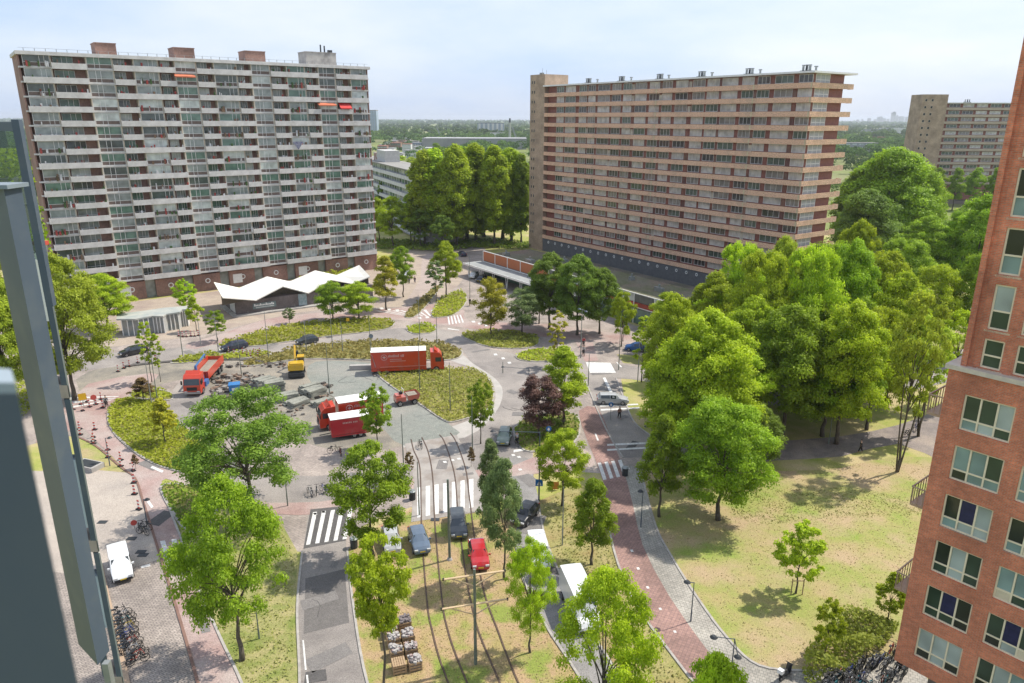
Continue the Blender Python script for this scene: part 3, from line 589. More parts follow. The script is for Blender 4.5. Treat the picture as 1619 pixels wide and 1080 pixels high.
gm = MB(); gm.box(0, L2, 0, .12, -.28, .78); gm.box(L2 - .12, L2, .12, DP2 + 2.2, -.28, .78); gm.box(0, .12, .12, 1.3, -.28, .78); gm.box(.12, L2 - .12, .12, 1.34, -.2, 0); gm.box(L2 - 1.2, L2 - .12, 1.34, DP2 + 2.2, -.2, 0)
gm.box(L2 - 1.3, L2 - .12, DP2 + 2.1, DP2 + 2.2, -.28, .78)
gm = gm.mesh('gallery_parapet', tanconc)
cream = mat('cream_joint', (.62, .52, .33))
WX = [(874, 885), (888, 903.5), (909.6, 921), (924, 935), (939, 957.5), (961.5, 975), (979, 992), (998, 1015.5), (1020.6, 1036), (1041, 1056), (1062, 1080.7), (1089, 1107.5), (1111.6, 1130), (1135, 1159.4), (1166.5, 1185), (1191, 1210), (1218.5, 1247), (1256, 1277.5)]
WU = [(u_on(a, O2, d2, 47.5), u_on(b_, O2, d2, 47.5)) for a, b_ in WX]
print('WU', [(round(a, 1), round(b_, 1)) for a, b_ in WU][:3], WU[-1], L2, 'U', [round(u) for u in U], L1)
wc = []
for a, b_ in WU:
    ww = b_ - a + .1; fm = win_mesh(ww, 1.62, whitef, (.5,) if ww < 2.8 else (.36, .66), 0, .1); g = MB(); g.box(.06, ww - .06, -.02, .02, .06, 1.56); wc.append((fm, g.mesh('pane', G2)))
jt = MB(); dmat = glassy('gallery_door_paint', (.16, .06, .05), (.26, .10, .07), (.55, .50, .42), rough=.5, p1=.5, p2=.85); dm = MB(); dm.box(0, .9, -.04, .03, 0, 2.15); dm = dm.mesh('gallery_door', dmat); pierm = MB()
dgap = [(WU[i][1] + WU[i + 1][0]) / 2 - .45 for i in range(0, 17, 2)]
for k in range(NF2):
    z = TOP2 - F * (k + 1) - .15; put(gm, 'gallery_parapet', b2, (0, 0, z))
    for (a, b_), (fm, g) in zip(WU, wc):
        wo = put(fm, 'window', b2, (a, 1.30, z + .86)); put(g, 'pane', wo)
    for x in (u_on(913, O2, d2, 30), u_on(1030, O2, d2, 30), u_on(1178, O2, d2, 30)): jt.box(x, x + .35, -.03, -.004, z - .28, z + .78)
    for x in dgap: put(dm, 'gallery_door', b2, (x, 1.31, z + .02))
    jt.box(L2 - .5, L2 - .2, -.03, -.004, z - .28, z + .78)
jt.build('cream_joint_strip', cream, b2, kind='stuff')
# end wall with a glazed stair bay on each storey
q = MB(); q.box(L2 - 1.21, L2 - 1.05, 1.6, DP2, 4.1, TOP2 - .36); q.build('end_wall', redp, b2)
sw = win_mesh(5, 2.4, M_['white'], (.33, .66), .5, .16)
gl = MB(); gl.box(.1, 4.9, -.03, .03, .1, 2.3); gl = gl.mesh('pane', mat('pale_blind', (.5, .5, .5), (.38, .39, .4), 1.2, .4))
for k in range(NF2):
    wo = put(sw, 'stair_window', b2, (L2 - .98, 2.2, TOP2 - F * (k + 1) + .05), math.pi / 2); put(gl, 'pane', wo)
q = MB(); q.box(-7.2, 0, .1, 9, 0, TOP2 + 3.2); q.build('stair_tower', tanbrick, b2)
tw = MB(); tw.box(-.06, .5, -.05, .05, -.06, .9); tw.box(0, .44, -.06, .04, 0, .84, 1); tw = tw.mesh('tower_window', [beige, M_['black']])
for k in range(17):
    z = TOP2 + .6 - F * k
    for x in (-6.2, -5.1): put(tw, 'tower_window', b2, (x, .06, z))
def flue(parent, x, y, z, big=1):
    q = MB(); q.box(x - 1.2 * big, x + 1.2 * big, y - .6, y + .6, z, z + .35); q.build('roof_unit', M_['darksteel'], parent)
    for dx, r in ((-.8, .3), (0, .3), (.75, .36)):
        c = MB(); c.tube((x + dx * big, y, z + .35), (x + dx * big, y, z + 1.25), r * .8, n=8); c.tube((x + dx * big, y, z + 1.3), (x + dx * big, y, z + 1.5), r * 1.1, n=8); c.build('flue', M_['steel'] if dx else M_['darksteel'], parent, smooth=False)
for px in (912, 964, 1024, 1090, 1165, 1255): flue(b2, u_on(px, O2, d2, TOP2), 4, TOP2 + .05)
for px in (926, 979, 1038, 1106, 1182, 1270):
    x = u_on(px, O2, d2, TOP2); c = MB(); c.tube((x, 4, TOP2), (x, 4, TOP2 + .9), .22, n=8); c.tube((x, 4, TOP2 + .95), (x, 4, TOP2 + 1.2), .4, n=8); c.build('vent_cowl', M_['steel'], b2)
q = MB(); q.tube((-5, 3, TOP2 + 3.2), (-5, 3, TOP2 + 5.2), .05, n=4); q.tube((-3, 3, TOP2 + 3.2), (-3, 3, TOP2 + 4.6), .05, n=4); q.cbox(-4, 2, TOP2 + 3.5, 1.2, .8, .6); q.build('roof_mast', M_['steel'], b2)

# ---- shopping strip in front of it
A = Vector(at(764, 394.5, 6.6)); B_ = Vector(at(1049, 473, 6.6)); ds = (B_ - A).normalized(); a3 = math.atan2(ds.y, ds.x); LS = 105
shop = thing('shopping_arcade', 'low shopping arcade with flat brown roof, orange wall panels and white canopy', 'shops', A, a3)
q = MB(); q.box(0, LS, .12, 15, 0, 5.0); q.build('wall', greybrick, shop)
q = MB(); q.box(0, LS, .13, 15.3, 5.0, 5.25); q.build('roof', mat('moss_roof', (.17, .15, .11), (.12, .125, .06), .25, .95, c3=(.2, .14, .11), s3=.12, fine=3), shop)
orp = mat('orange_cladding', (.50, .17, .065), (.40, .12, .05), 3, .6, stretch=(6, 1, .3)); npn = 18
for i in range(npn):
    x0 = LS * i / npn; bx = MB(); bx.box(x0 + .12, x0 + LS / npn - .12, .0, .11, 3.7, 6.15)
    if i < 5 or i in (7, 8): bx.build('cladding_panel', orp, shop)
    else:
        bx = MB(); bx.box(x0 + .12, x0 + LS / npn - .12, .02, .11, 4.5, 6.15); bx.build('shop_window', G1, shop)
        bx = MB(); bx.box(x0 + .12, x0 + LS / npn - .12, .0, .11, 3.5, 4.4); bx.build('red_panel', mat('red_shop_panel', (.38, .06, .04), rough=.5), shop)
fm = MB()
for i in range(npn + 1): fm.box(LS * i / npn - .12, LS * i / npn + .12, -.06, .13, 0, 6.2)
fm.box(0, LS, -.07, .10, 6.15, 6.3); fm.box(0, LS, -.065, .08, 3.3, 3.5); fm.build('facade_frame', M_['white'], shop)
sg = MB(); sg.box(.3, LS, .0, .1, .1, 3.1); sg.build('shop_front', G1, shop)
cn = MB(); cn.box(-1.5, 44, -5.3, -.1, 3.05, 3.32); cn.build('canopy', mat('grey_canopy', (.33, .34, .33), (.25, .26, .26), .7, .7), shop)
ce = MB(); ce.box(-1.55, 44.05, -5.42, -5.3, 2.95, 3.42); ce.build('canopy_edge', M_['white'], shop)
for i in range(8):
    c = MB(); x = i * 6.1; c.tube((x, -4.6, 0), (x - .6, -4.6, 3.05), .09); c.tube((x, -4.6, 0), (x + .6, -4.6, 3.05), .09); c.build('canopy_post', M_['white'], shop)
rr_ = random.Random(5)
for i in range(9):
    x, y = rr_.uniform(4, 60), rr_.uniform(2, 12); c = MB(); c.cbox(x, y, 5.65, rr_.uniform(.8, 2.4), rr_.uniform(.8, 1.6), .8); c.tube((x, y, 5.9), (x, y, 6.7), .25, n=8); c.build('roof_unit', M_['steel'], shop)
for i in range(16):
    c = MB(); x = 4 + i * 5; c.box(x, x + 2.6, 22, 22.1, 6.9, 8); 

# ---- third block far off, beside the brick tower
O3 = (207, 366); b3 = thing('distant_gallery_block', 'distant tan apartment block with white gallery bands and windowed stair tower', 'apartment building', O3, 0)
T3 = zat(O3[0], O3[1], 162); NF3 = 12; W3 = 80
q = MB(); q.box(0, W3, 1.3, 12, 2, T3 - .4); q.build('wall', redp, b3)
q = MB(); q.box(-.3, W3, -.5, 12.5, T3 - .4, T3); q.build('roof', M_['white'], b3)
q = MB(); q.box(-12.2, 0, -.6, 10, 0, T3 + 3.6); q.build('stair_tower', tanbrick, b3)
gm3 = MB(); gm3.box(0, W3, 0, .15, -.28, .85); gm3.box(0, W3, .15, 1.3, -.2, 0); gm3 = gm3.mesh('gallery_parapet', mat('pale_tan_concrete', (.48, .39, .30), (.42, .34, .26), .5, .85))
w3 = win_mesh(5.2, 1.6, whitef, (.33, .66), 0, .12); g3 = MB(); g3.box(.1, 5.1, -.03, .03, .1, 1.5); g3 = g3.mesh('pane', G2)
tw3 = MB(); tw3.box(0, .9, -.06, .05, 0, 1.0, 1); tw3.box(-.1, 1, -.04, .05, -.1, 1.1); tw3 = tw3.mesh('tower_window', [beige, M_['black']])
for k in range(NF3):
    z = T3 - F * 1.13 * (k + 1); put(gm3, 'gallery_parapet', b3, (0, 0, z))
    for i in range(6): wo = put(w3, 'window', b3, (2.2 + i * 6.6, 1.26, z + 1)); put(g3, 'pane', wo)
    for x in (-10.8, -7.8): put(tw3, 'tower_window', b3, (x, -.65, z + 3.6))
for x in (12, 38): flue(b3, x, 4, T3, 1.3)

# ---- brick tower at the edge of the view
O4 = (23.95, 37.8); a4 = R(-51)
b4 = thing('brick_tower', 'warm red brick apartment tower with cream window frames and stone cornice', 'apartment building', O4, a4)
rws = ([(1.0 + 3.24 * i, 25.75 - 3 * k) for k in range(6) for i in range(5)])
def wall_with_holes(b, x0, x1, z0, z1, y, holes, th=.3):
    xs = sorted({x0, x1, *[h[0] for h in holes], *[h[1] for h in holes]}); zs = sorted({z0, z1, *[h[2] for h in holes], *[h[3] for h in holes]})
    xs = [x for x in xs if x0 <= x <= x1]; zs = [z for z in zs if z0 <= z <= z1]
    for i in range(len(xs) - 1):
        for j in range(len(zs) - 1):
            cx, cz = (xs[i] + xs[i + 1]) / 2, (zs[j] + zs[j + 1]) / 2
            if any(h[0] < cx < h[1] and h[2] < cz < h[3] for h in holes): continue
            b.quad((xs[i], y, zs[j]), (xs[i + 1], y, zs[j]), (xs[i + 1], y, zs[j + 1]), (xs[i], y, zs[j + 1]))
    for h in holes:
        if h[0] < x0 or h[1] > x1: continue
        a, c, e, g = h; Y = y + th
        b.quad((a, y, e), (a, Y, e), (a, Y, g), (a, y, g)); b.quad((c, y, g), (c, Y, g), (c, Y, e), (c, y, e)); b.quad((a, y, g), (a, Y, g), (c, Y, g), (c, y, g)); b.quad((a, y, e), (c, y, e), (c, Y, e), (a, Y, e))
H1 = [(x, x + 2.46, z - 2.06, z) for x, z in rws]; H1 += [(x, x + 2.46, z0 - 2.06, z0) for x in (1.0,) for z0 in ()]
wl = MB(); wall_with_holes(wl, 0, 17, 7.7, 27.0, 0, H1)
wl.quad((0, 14, 7.7), (0, 0, 7.7), (0, 0, 27), (0, 14, 27)); wl.quad((0, 0, 7.7), (0, 14, 7.7), (17, 14, 7.7), (17, 0, 7.7)); wl.quad((17, 0, 7.7), (17, 14, 7.7), (17, 14, 27), (17, 0, 27)); wl.quad((17, 14, 7.7), (0, 14, 7.7), (0, 14, 27), (17, 14, 27))
wl.build('wall', orangebrick, b4)
H2 = []
for k in range(9):
    zt = 28.95 + 2.93 * k if k else 28.95; hh = 1.6 if k == 0 else 2.4
    for x in (1.32, 2.86, 5.6, 7.2, 9.9, 11.5): H2.append((x, x + .97, zt - hh, zt))
wl = MB(); wall_with_holes(wl, 1.02, 16.6, 27.25, 55, .28, H2)
wl.box(.48, .76, .12, .6, 27.25, 55); wl.box(.76, 1.02, .32, .6, 27.25, 55)
wl.box(.48, 16.6, .6, 14, 27.25, 27.26); wl.quad((.48, 14, 27.25), (.48, .6, 27.25), (.48, .6, 55), (.48, 14, 55)); wl.quad((16.6, .28, 27.25), (16.6, 14, 27.25), (16.6, 14, 55), (16.6, .28, 55)); wl.quad((.48, .1, 55), (16.6, .1, 55), (16.6, 14, 55), (.48, 14, 55)); wl.quad((16.6, 14, 27.25), (.48, 14, 27.25), (.48, 14, 55), (16.6, 14, 55))
wl.build('upper_wall', orangebrick, b4)
q = MB(); q.box(-.16, 17.1, -.16, 14.1, 27.0, 27.25); q.build('cornice', mat('stone_cornice', (.62, .54, .43), (.52, .46, .38), 3, .8), b4)
q = MB(); q.box(1.6, 16, 1.5, 13, 0, 7.7); q.build('base_wall', greybrick, b4)
fr4 = mat('cream_frame', (.80, .70, .50), (.72, .63, .46), 2, .55)
def big_window(cols, w, h, low):
    b = MB(); t = .09
    b.box(-.04, w + .04, -.03, .1, -.04, t); b.box(-.04, w + .04, -.03, .1, h - t, h + .02); b.box(-.04, t, -.03, .1, t, h - t); b.box(w - t, w + .04, -.03, .1, t, h - t)
    for c in range(1, cols): b.box(w * c / cols - t / 2, w * c / cols + t / 2, -.02, .09, t, h - t)
    b.box(t, w - t, -.015, .085, low - t / 2, low + t / 2); b.box(-.12, w + .12, -.12, 0, -.14, -.04)
    return b.mesh('window', fr4)
bw = big_window(3, 2.46, 2.06, .62); pw = (2.46 - .09 * 4) / 3
pu = MB(); pu.box(0, pw + .02, .02, .04, 0, 1.33); pu = pu.mesh('pane', G4); pl_ = MB(); pl_.box(0, pw + .02, .02, .04, 0, .5); pl_ = pl_.mesh('pane', G4)
solar = MB(); solar.box(0, pw + .02, -.0, .02, 0, 1.3); solar = solar.mesh('blue_panel', mat('dark_blue_blind', (.03, .03, .09), (.02, .02, .06), 3, .3)); louv = MB()
for i in range(8): louv.box(0, pw + .02, -.01, .03, i * .065, i * .065 + .045)
louv = louv.mesh('louvre', fr4)
# what hangs in each opening: dark room, blue-green curtain ... (one random tint each)
ix = 0
for k in range(6):
    for i in range(5):
        x, z = 1.0 + 3.24 * i, 25.75 - 3 * k - 2.06
        wo = put(bw, 'window', b4, (x, .14, z))
        for c in range(3):
            px_ = .09 + c * (pw + .09 / 1) - .0
            if (k, i, c) in ((4, 0, 1), (4, 1, 1), (2, 0, 1)): put(solar, 'blue_blind', wo, (px_, 0, .67))
            put(pu, 'pane', wo, (px_, .01, .66))
            if i == 1 and (k + c) % 3 == 0: put(louv, 'louvre', wo, (px_, .0, .08))
            else: put(pl_, 'pane', wo, (px_, .01, .08))
sw4 = big_window(1, .97, 2.4, 1.0); sw4s = big_window(1, .97, 1.6, .7)
pa = MB(); pa.box(.07, .9, .02, .04, 1.02, 2.33); pa = pa.mesh('pane', G4); pb = MB(); pb.box(.07, .9, .02, .04, .05, .98); pb = pb.mesh('pane', G4); pc = MB(); pc.box(.07, .9, .02, .04, .05, 1.55); pc = pc.mesh('pane', G4)
for h in H2[:48]:
    if h[3] < 29: wo = put(sw4s, 'window', b4, (h[0], .4, h[2])); put(pc, 'pane', wo, (0, .01, 0))
    else: wo = put(sw4, 'window', b4, (h[0], .4, h[2])); put(pa, 'pane', wo, (0, .01, 0)); put(pb, 'pane', wo, (0, .01, 0))
# small balconies on the far side face
for zz in (23.6, 20.6 - 3, 14.6 - 3):
    q = MB(); q.box(-1.3, 0, 1.6, 4.4, zz - .15, zz)
    for t in (0, .25, .5, .75, 1):
        for u_ in range(8): q.box(-1.3, -1.26, 1.6 + u_ * .39, 1.64 + u_ * .39, zz, zz + 1.05)
    for u_ in range(4): q.box(-1.26 + u_ * .32, -1.22 + u_ * .32, 1.6, 1.64, zz, zz + 1.05)
    q.box(-1.34, 0, 1.56, 1.62, zz + 1.05, zz + 1.12); q.box(-1.34, -1.26, 1.6, 4.4, zz + 1.05, zz + 1.12)
    q.build('side_balcony', mat('timber_balcony', (.45, .33, .22), (.38, .28, .2), 3, .7), b4)

# ---- white folded-roof pavilion
pvn = thing('pavilion', 'low brown brick pavilion under a white zigzag folded roof', 'pavilion', (0, 0, 0))
HI, LO = 5.3, 3.3
Fp = [(351.7, 470, HI), (405, 474, LO), (447, 452.5, HI), (487.5, 463, LO), (525, 442, HI), (558, 448, LO), (585, 437, HI)]
Kp = [(338, 446, HI), (378, 455, LO), (422, 437, HI), (458, 445, LO), (498, 427.5, HI), (532, 435, LO), (568, 419, HI)]
Fw = [(*at(x, y, z), z) for x, y, z in Fp]; Kw = [(*at(x, y, z), z) for x, y, z in Kp]
white_roof = mat('white_roof_membrane', (.78, .76, .70), (.72, .70, .64), .4, .7, c3=(.55, .53, .46), s3=.6, t3=(.55, .75))
for i in range(6):
    b = MB(); a, b_, c, d = Fw[i], Fw[i + 1], Kw[i + 1], Kw[i]; lo_ = lambda p: (p[0], p[1], p[2] - .22)
    b.add([a, b_, c, d, lo_(a), lo_(b_), lo_(c), lo_(d)], [(0, 1, 2, 3), (7, 6, 5, 4), (0, 4, 5, 1), (1, 5, 6, 2), (2, 6, 7, 3), (3, 7, 4, 0)]); b.build('roof_panel', white_roof, pvn)
f0 = Vector(at(375, 500)); f1 = Vector(at(590, 470)); dd = (f1 - f0).normalized(); nn = Vector((-dd.y, dd.x)); ap = math.atan2(dd.y, dd.x); LP = (f1 - f0).length
T = Matrix.Translation((*f0, 0)) @ Matrix.Rotation(ap, 4, 'Z')
DPv = 9.5
b = MB(); b.box(0, LP, 0, DPv, .3, 3.02, T=T); b.build('wall', greybrick, pvn)
b = MB(); gy = Vector((-dd.y, dd.x))
for i in range(6):
    p_, q_ = Vector(Fw[i]).lerp(Vector(Kw[i]), .16), Vector(Fw[i + 1]).lerp(Vector(Kw[i + 1]), .16)
    b.add([(p_.x, p_.y, 3.0), (q_.x, q_.y, 3.0), (q_.x, q_.y, q_.z - .24), (p_.x, p_.y, p_.z - .24)], [(0, 1, 2, 3)])
b.build('clerestory', mat('dark_gable', (.12, .10, .08), (.09, .08, .06), 2), pvn)
b = MB(); b.box(-1, LP, -1.4, DPv + 1, 0, .3, T=T); b.build('terrace_step', M_['concrete'], pvn)
b = MB(); b.box(LP * .43, LP * .49, -.06, .0, .4, 3, T=T); b.build('glass_door', mat('pale_door_glass', (.35, .42, .45), (.2, .3, .32), 2, .2), pvn)
b = MB(); b.box(LP * .11, LP * .27, -.08, -.0, 1.0, 2.2, T=T); b.build('sign_board', mat('teal_grey_board', (.16, .21, .21), rough=.5), pvn)
b = MB(); rr_ = random.Random(8)
for i in range(14): x = LP * .12 + i * LP * .0098; b.box(x, x + .22, -.10, -.083, 1.6, 1.9 + (.2 if i % 4 == 0 else 0), T=T)
for i in range(16): x = LP * .13 + i * LP * .008; b.box(x, x + .13, -.10, -.083, 1.2, 1.4, T=T)
b.build('sign_lettering', M_['white'], pvn, kind='stuff')
b = MB(); b.box(-.08, 0, 1, 5, .5, 2.8, T=T); b.build('side_window', mat('white_blind', (.6, .6, .58)), pvn)
for i in range(5):
    c = MB(); c.tube(T @ Vector((2 + i * 5, -1.2, .3)), T @ Vector((2 + i * 5, -1.2, 1.1)), .04); c.build('terrace_post', M_['steel'], pvn)

# ---- small flat-roofed pavilion with curved edge
R2 = [(184, 505), (214, 505), (240, 500), (258, 500.5), (263, 497), (284, 494), (288, 490), (300, 489), (301, 484), (262, 487), (228, 492), (186, 497)]
kv = thing('kiosk_pavilion', 'small kiosk with pale curved flat roof and glass fronts beside the plaza', 'kiosk', (0, 0, 0))
rp = [at(x, y, 3.4) for x, y in R2]; rp = rp if area(rp) > 0 else rp[::-1]
b = MB(); b.prism(rp, 3.2, 3.5); b.build('roof', mat('kiosk_roof', (.42, .42, .38), (.3, .33, .32), .5, .8), kv)
cx_ = sum(p[0] for p in rp) / len(rp); cy_ = sum(p[1] for p in rp) / len(rp)
ins = [(cx_ + (x - cx_) * .9, cy_ + (y - cy_) * .88) for x, y in rp]
b = MB(); b.prism(ins, 0, 3.2); b.build('wall', mat('kiosk_glass_wall', (.16, .19, .2), (.28, .27, .24), .9, .3), kv)
for i in range(len(ins)):
    j = (i + 1) % len(ins); p = Vector(ins[i]); q_ = Vector(ins[j])
    for t in (0, .33, .66):
        c = p.lerp(q_, t); b = MB(); b.cbox(c.x, c.y, 1.6, .14, .14, 3.2); b.build('mullion', M_['white'], kv)

# ---- low white-grey block behind the first slab
P0 = Vector(at(586.7, 255.5, 22.8)); P1 = Vector(at(668, 275, 22.8)); dd = (P1 - P0).normalized(); ag = math.atan2(dd.y, dd.x); 
O5 = P0 - dd * 40; LG = (P1 - P0).length + 42
b5 = thing('white_gallery_block', 'low pale grey gallery block between the white balcony slab and the poplars', 'apartment building', O5, ag)
q = MB(); q.box(0, LG, .8, 11, 0, 22.8); q.build('wall', mat('pale_render', (.42, .42, .42), (.35, .35, .36), .5, .8), b5)
q = MB(); q.box(-.2, LG + .2, -.4, 11.3, 22.8, 23.1); q.build('roof', roofm, b5)
gp = MB(); gp.box(0, LG, -.3, -.15, -.3, 1.0); gp.box(0, LG, -.15, .8, -.3, -.1); gp = gp.mesh('gallery_parapet', mat('white_gallery', (.62, .62, .62), (.5, .5, .52), .6, .7))
wq = MB(); wq.box(0, 2.6, -.05, .02, 0, 1.5); wq = wq.mesh('window', G1)
for k in range(7):
    z = 22.8 - 3.05 * (k + 1); put(gp, 'gallery_parapet', b5, (0, 0, z))
    for i in range(24): put(wq, 'window', b5, (30 + i * 3.7, .78, z + 1.1))
q = MB(); q.box(38, 52, 3, 9, 23.1, 27.5); q.build('roof_house', mat('pale_wall', (.55, .54, .52)), b5); q = MB(); q.box(32, 37.9, 3, 9, 23.1, 26.2); q.build('roof_house', mat('rusty_wall', (.32, .17, .12), (.5, .48, .44), .35, lo=.45, hi=.55), b5)
# ------------------------------------------------------------------ trees
def crown_pts(rs, h, rad, base, nclump, nleaf, shape, cr=(.16, .30)):
    """leaf positions: clumps spread through the crown's volume, each a rough ball of leaves"""
    H_ = h - base; cl_ = []
    prof = dict(oval=lambda t: math.sin(math.pi * min(1, t * .92 + .08)) ** .6, round=lambda t: math.sin(math.pi * (t * .86 + .10)) ** .5, poplar=lambda t: (min(1, t * 4 + .35)) * (1 - t ** 3) ** .55,
                cone=lambda t: min(1, t * 5 + .4) * (1 - t) ** .7 + .06, column=lambda t: math.sin(math.pi * (t * .8 + .12)) ** .7, wide=lambda t: (min(1, t * 3 + .5)) * (1 - t ** 2.4) ** .5, vase=lambda t: (.35 + .75 * t) * (1 - t ** 5) ** .5)[shape]
    while len(cl_) < nclump:
        t = rs.uniform(0, 1) ** .85; a = rs.uniform(0, 2 * math.pi); R_ = rad * prof(t); q = rs.uniform(.05, 1) ** .42
        r = R_ * q * rs.uniform(.8, 1.05); c = np.array([r * math.cos(a), r * math.sin(a), base + t * H_])
        rc = rad * rs.uniform(*cr) * (.75 + .35 * prof(t)); cl_.append((c, rc, rs.uniform(0, 1)))
    wts = np.array([c[1] ** 2 for c in cl_]); wts /= wts.sum(); C = []; T = []; O = []
    for (c, rc, tn), n in zip(cl_, (wts * nleaf).astype(int)):
        d = rs.normal(size=(n, 3)); d /= np.linalg.norm(d, axis=1)[:, None]; d[:, 2] = np.where(d[:, 2] < -.35, -d[:, 2] * .7, d[:, 2])
        r = rc * rs.uniform(.35, 1.12, n)[:, None]; C.append(c + d * r * np.array([1, 1, .85 if shape != 'poplar' else 1.5])); O.append(d)
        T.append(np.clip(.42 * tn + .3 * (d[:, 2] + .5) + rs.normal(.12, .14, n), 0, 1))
    return np.vstack(C), np.vstack(O), np.concatenate(T), cl_
def tree_meshes(seed, h, rad, base, nclump, nleaf, lsize, shape, tr, nb=9, multi=0, cr=(.16, .30), bark='bark'):
    rs = np.random.RandomState(seed); C, O, T, cl_ = crown_pts(rs, h, rad, base, nclump, nleaf, shape, cr)
    V, Fq, _ = leaves(C, rs, lsize, up=.25, outward=O)
    crown = npmesh('crown', V, Fq, MATS['leaf'], np.repeat(T, 4))
    b = MB(); top = base + (h - base) * .72; prev = Vector((0, 0, -.1)); r = tr
    segs = [Vector((rs.normal(0, rad * .02), rs.normal(0, rad * .02), z)) for z in (h * .08, base * .6, base, base + (h - base) * .35, top)]
    pts_ = [prev] + segs; rads = [tr * 1.35, tr, tr * .85, tr * .72, tr * .45, tr * .12]
    for i in range(len(pts_) - 1): b.tube(pts_[i], pts_[i + 1], rads[i], rads[i + 1], 7, caps=(i == 0))
    order = sorted(cl_, key=lambda c: -c[1])[:nb * 2]
    for k in range(min(nb, len(order))):
        c = Vector(order[k][0]); t = max(0.12, min(.85, (c.z - base) / (h - base) * .75)); z0 = base * .9 + (top - base) * t * .8; a = Vector((0, 0, min(z0, c.z - .1 * h)))
        mid = a.lerp(c, .5) + Vector((0, 0, .04 * h)); r0 = tr * (.5 - .3 * t)
        b.tube(a, mid, r0, r0 * .6, 5, caps=False); b.tube(mid, c, r0 * .6, r0 * .15, 5, caps=False)
    for k in range(multi):
        an = k * 2.3; d = Vector((math.cos(an), math.sin(an), 0)); b.tube(d * tr * .8, d * rad * .22 + Vector((0, 0, base)), tr * .8, tr * .6, 6); b.tube(d * rad * .22 + Vector((0, 0, base)), d * rad * .4 + Vector((0, 0, base + (h - base) * .55)), tr * .6, tr * .2, 6)
    trunk = b.mesh('trunk', M_[bark], True)
    return crown, trunk, h, rad
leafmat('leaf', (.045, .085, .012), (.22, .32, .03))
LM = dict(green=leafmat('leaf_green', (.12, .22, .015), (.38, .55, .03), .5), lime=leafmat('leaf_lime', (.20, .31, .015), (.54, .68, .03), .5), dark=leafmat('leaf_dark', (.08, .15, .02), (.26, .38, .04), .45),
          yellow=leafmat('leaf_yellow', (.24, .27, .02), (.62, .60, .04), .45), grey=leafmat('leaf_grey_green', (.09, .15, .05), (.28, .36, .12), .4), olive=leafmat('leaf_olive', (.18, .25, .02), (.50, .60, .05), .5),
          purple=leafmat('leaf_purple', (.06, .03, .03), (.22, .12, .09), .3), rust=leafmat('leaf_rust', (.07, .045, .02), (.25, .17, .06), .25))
TK = {}
def var(kind, *v): TK[kind] = [tree_meshes(*a[:9], **(a[9] if len(a) > 9 else {})) for a in v]
var('small', (1, 6, 1.9, 1.7, 75, 6500, .17, 'oval', .08, dict(cr=(.13, .22))), (2, 6, 1.8, 1.9, 70, 6000, .17, 'cone', .07, dict(cr=(.13, .22))), (3, 6, 2.1, 1.6, 80, 7000, .17, 'round', .08, dict(cr=(.12, .2))))
var('thin', (4, 7, 1.3, 2.3, 46, 3600, .16, 'column', .06, dict(cr=(.14, .24))), (5, 7, 1.2, 2.5, 42, 3200, .16, 'oval', .06, dict(cr=(.14, .24))))
var('med', (6, 10, 3.6, 2.6, 95, 24000, .18, 'oval', .17, dict(cr=(.13, .24))), (7, 10, 3.6, 2.8, 90, 22000, .18, 'cone', .17, dict(cr=(.13, .24))), (8, 10, 3.7, 2.5, 95, 24000, .18, 'round', .17, dict(cr=(.13, .24))))
var('loose', (9, 10, 4.2, 4.6, 120, 17000, .18, 'round', .14, dict(cr=(.09, .16))), (10, 10, 4.0, 4.6, 110, 16000, .18, 'vase', .14, dict(cr=(.09, .16))))
var('big', (11, 15, 6.0, 3.4, 190, 56000, .225, 'wide', .28, dict(nb=14, cr=(.11, .22))), (12, 15, 6.2, 3.6, 180, 54000, .225, 'round', .28, dict(nb=14, cr=(.11, .22))), (13, 15, 5.6, 3.4, 185, 54000, .225, 'oval', .28, dict(nb=14, cr=(.11, .22))))
var('airy', (14, 15, 5.5, 5.0, 80, 9000, .28, 'vase', .2, dict(nb=16, multi=2, cr=(.09, .18))), (15, 15, 5.0, 5.5, 70, 8000, .28, 'oval', .18, dict(nb=14, cr=(.09, .18), bark='barkpale')))
var('poplar', (16, 30, 5.6, 3.0, 210, 50000, .48, 'poplar', .4, dict(nb=14)), (17, 30, 5.2, 4.0, 200, 48000, .48, 'poplar', .4, dict(nb=14)))
var('park', (31, 12, 5.4, 2.6, 150, 38000, .17, 'round', .22, dict(nb=18, cr=(.10, .19))), (32, 12, 5.2, 2.7, 140, 36000, .17, 'oval', .22, dict(nb=18, cr=(.10, .19))))
var('hill', (21, 30, 10, 4.0, 210, 60000, .5, 'oval', .5, dict(nb=14)), (22, 30, 10.5, 4.0, 200, 60000, .5, 'wide', .5, dict(nb=14)))
var('dense', (18, 10, 3.4, 2.2, 70, 20000, .2, 'round', .16, dict(cr=(.2, .3))))
cnt = 0
def tree(px, py, top, wpx, kind, leaf, label, group=None, dx=0, name='tree', var_=None, back=0):
    global cnt; cnt += 1
    X, Y = at(px, py); h = max(2, zat(X, Y, top)); k = rnd.randrange(len(TK[kind])) if var_ is None else var_
    crown, trunk, h0, r0 = TK[kind][k]
    rad = wpx / FPX * dep(Y, h * .6) / 2 * 1.0
    o = thing(name, label, 'tree', (X, Y, 0), rnd.uniform(0, 6.28), group or 'street and park trees')
    s = rad / (r0 * 1.08); sz = h / (h0 * 1.03)
    c = put(crown, 'crown', o); t = put(trunk, 'trunk', o)
    o.scale = (s, s, sz)
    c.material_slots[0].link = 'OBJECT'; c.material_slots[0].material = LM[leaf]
    return o
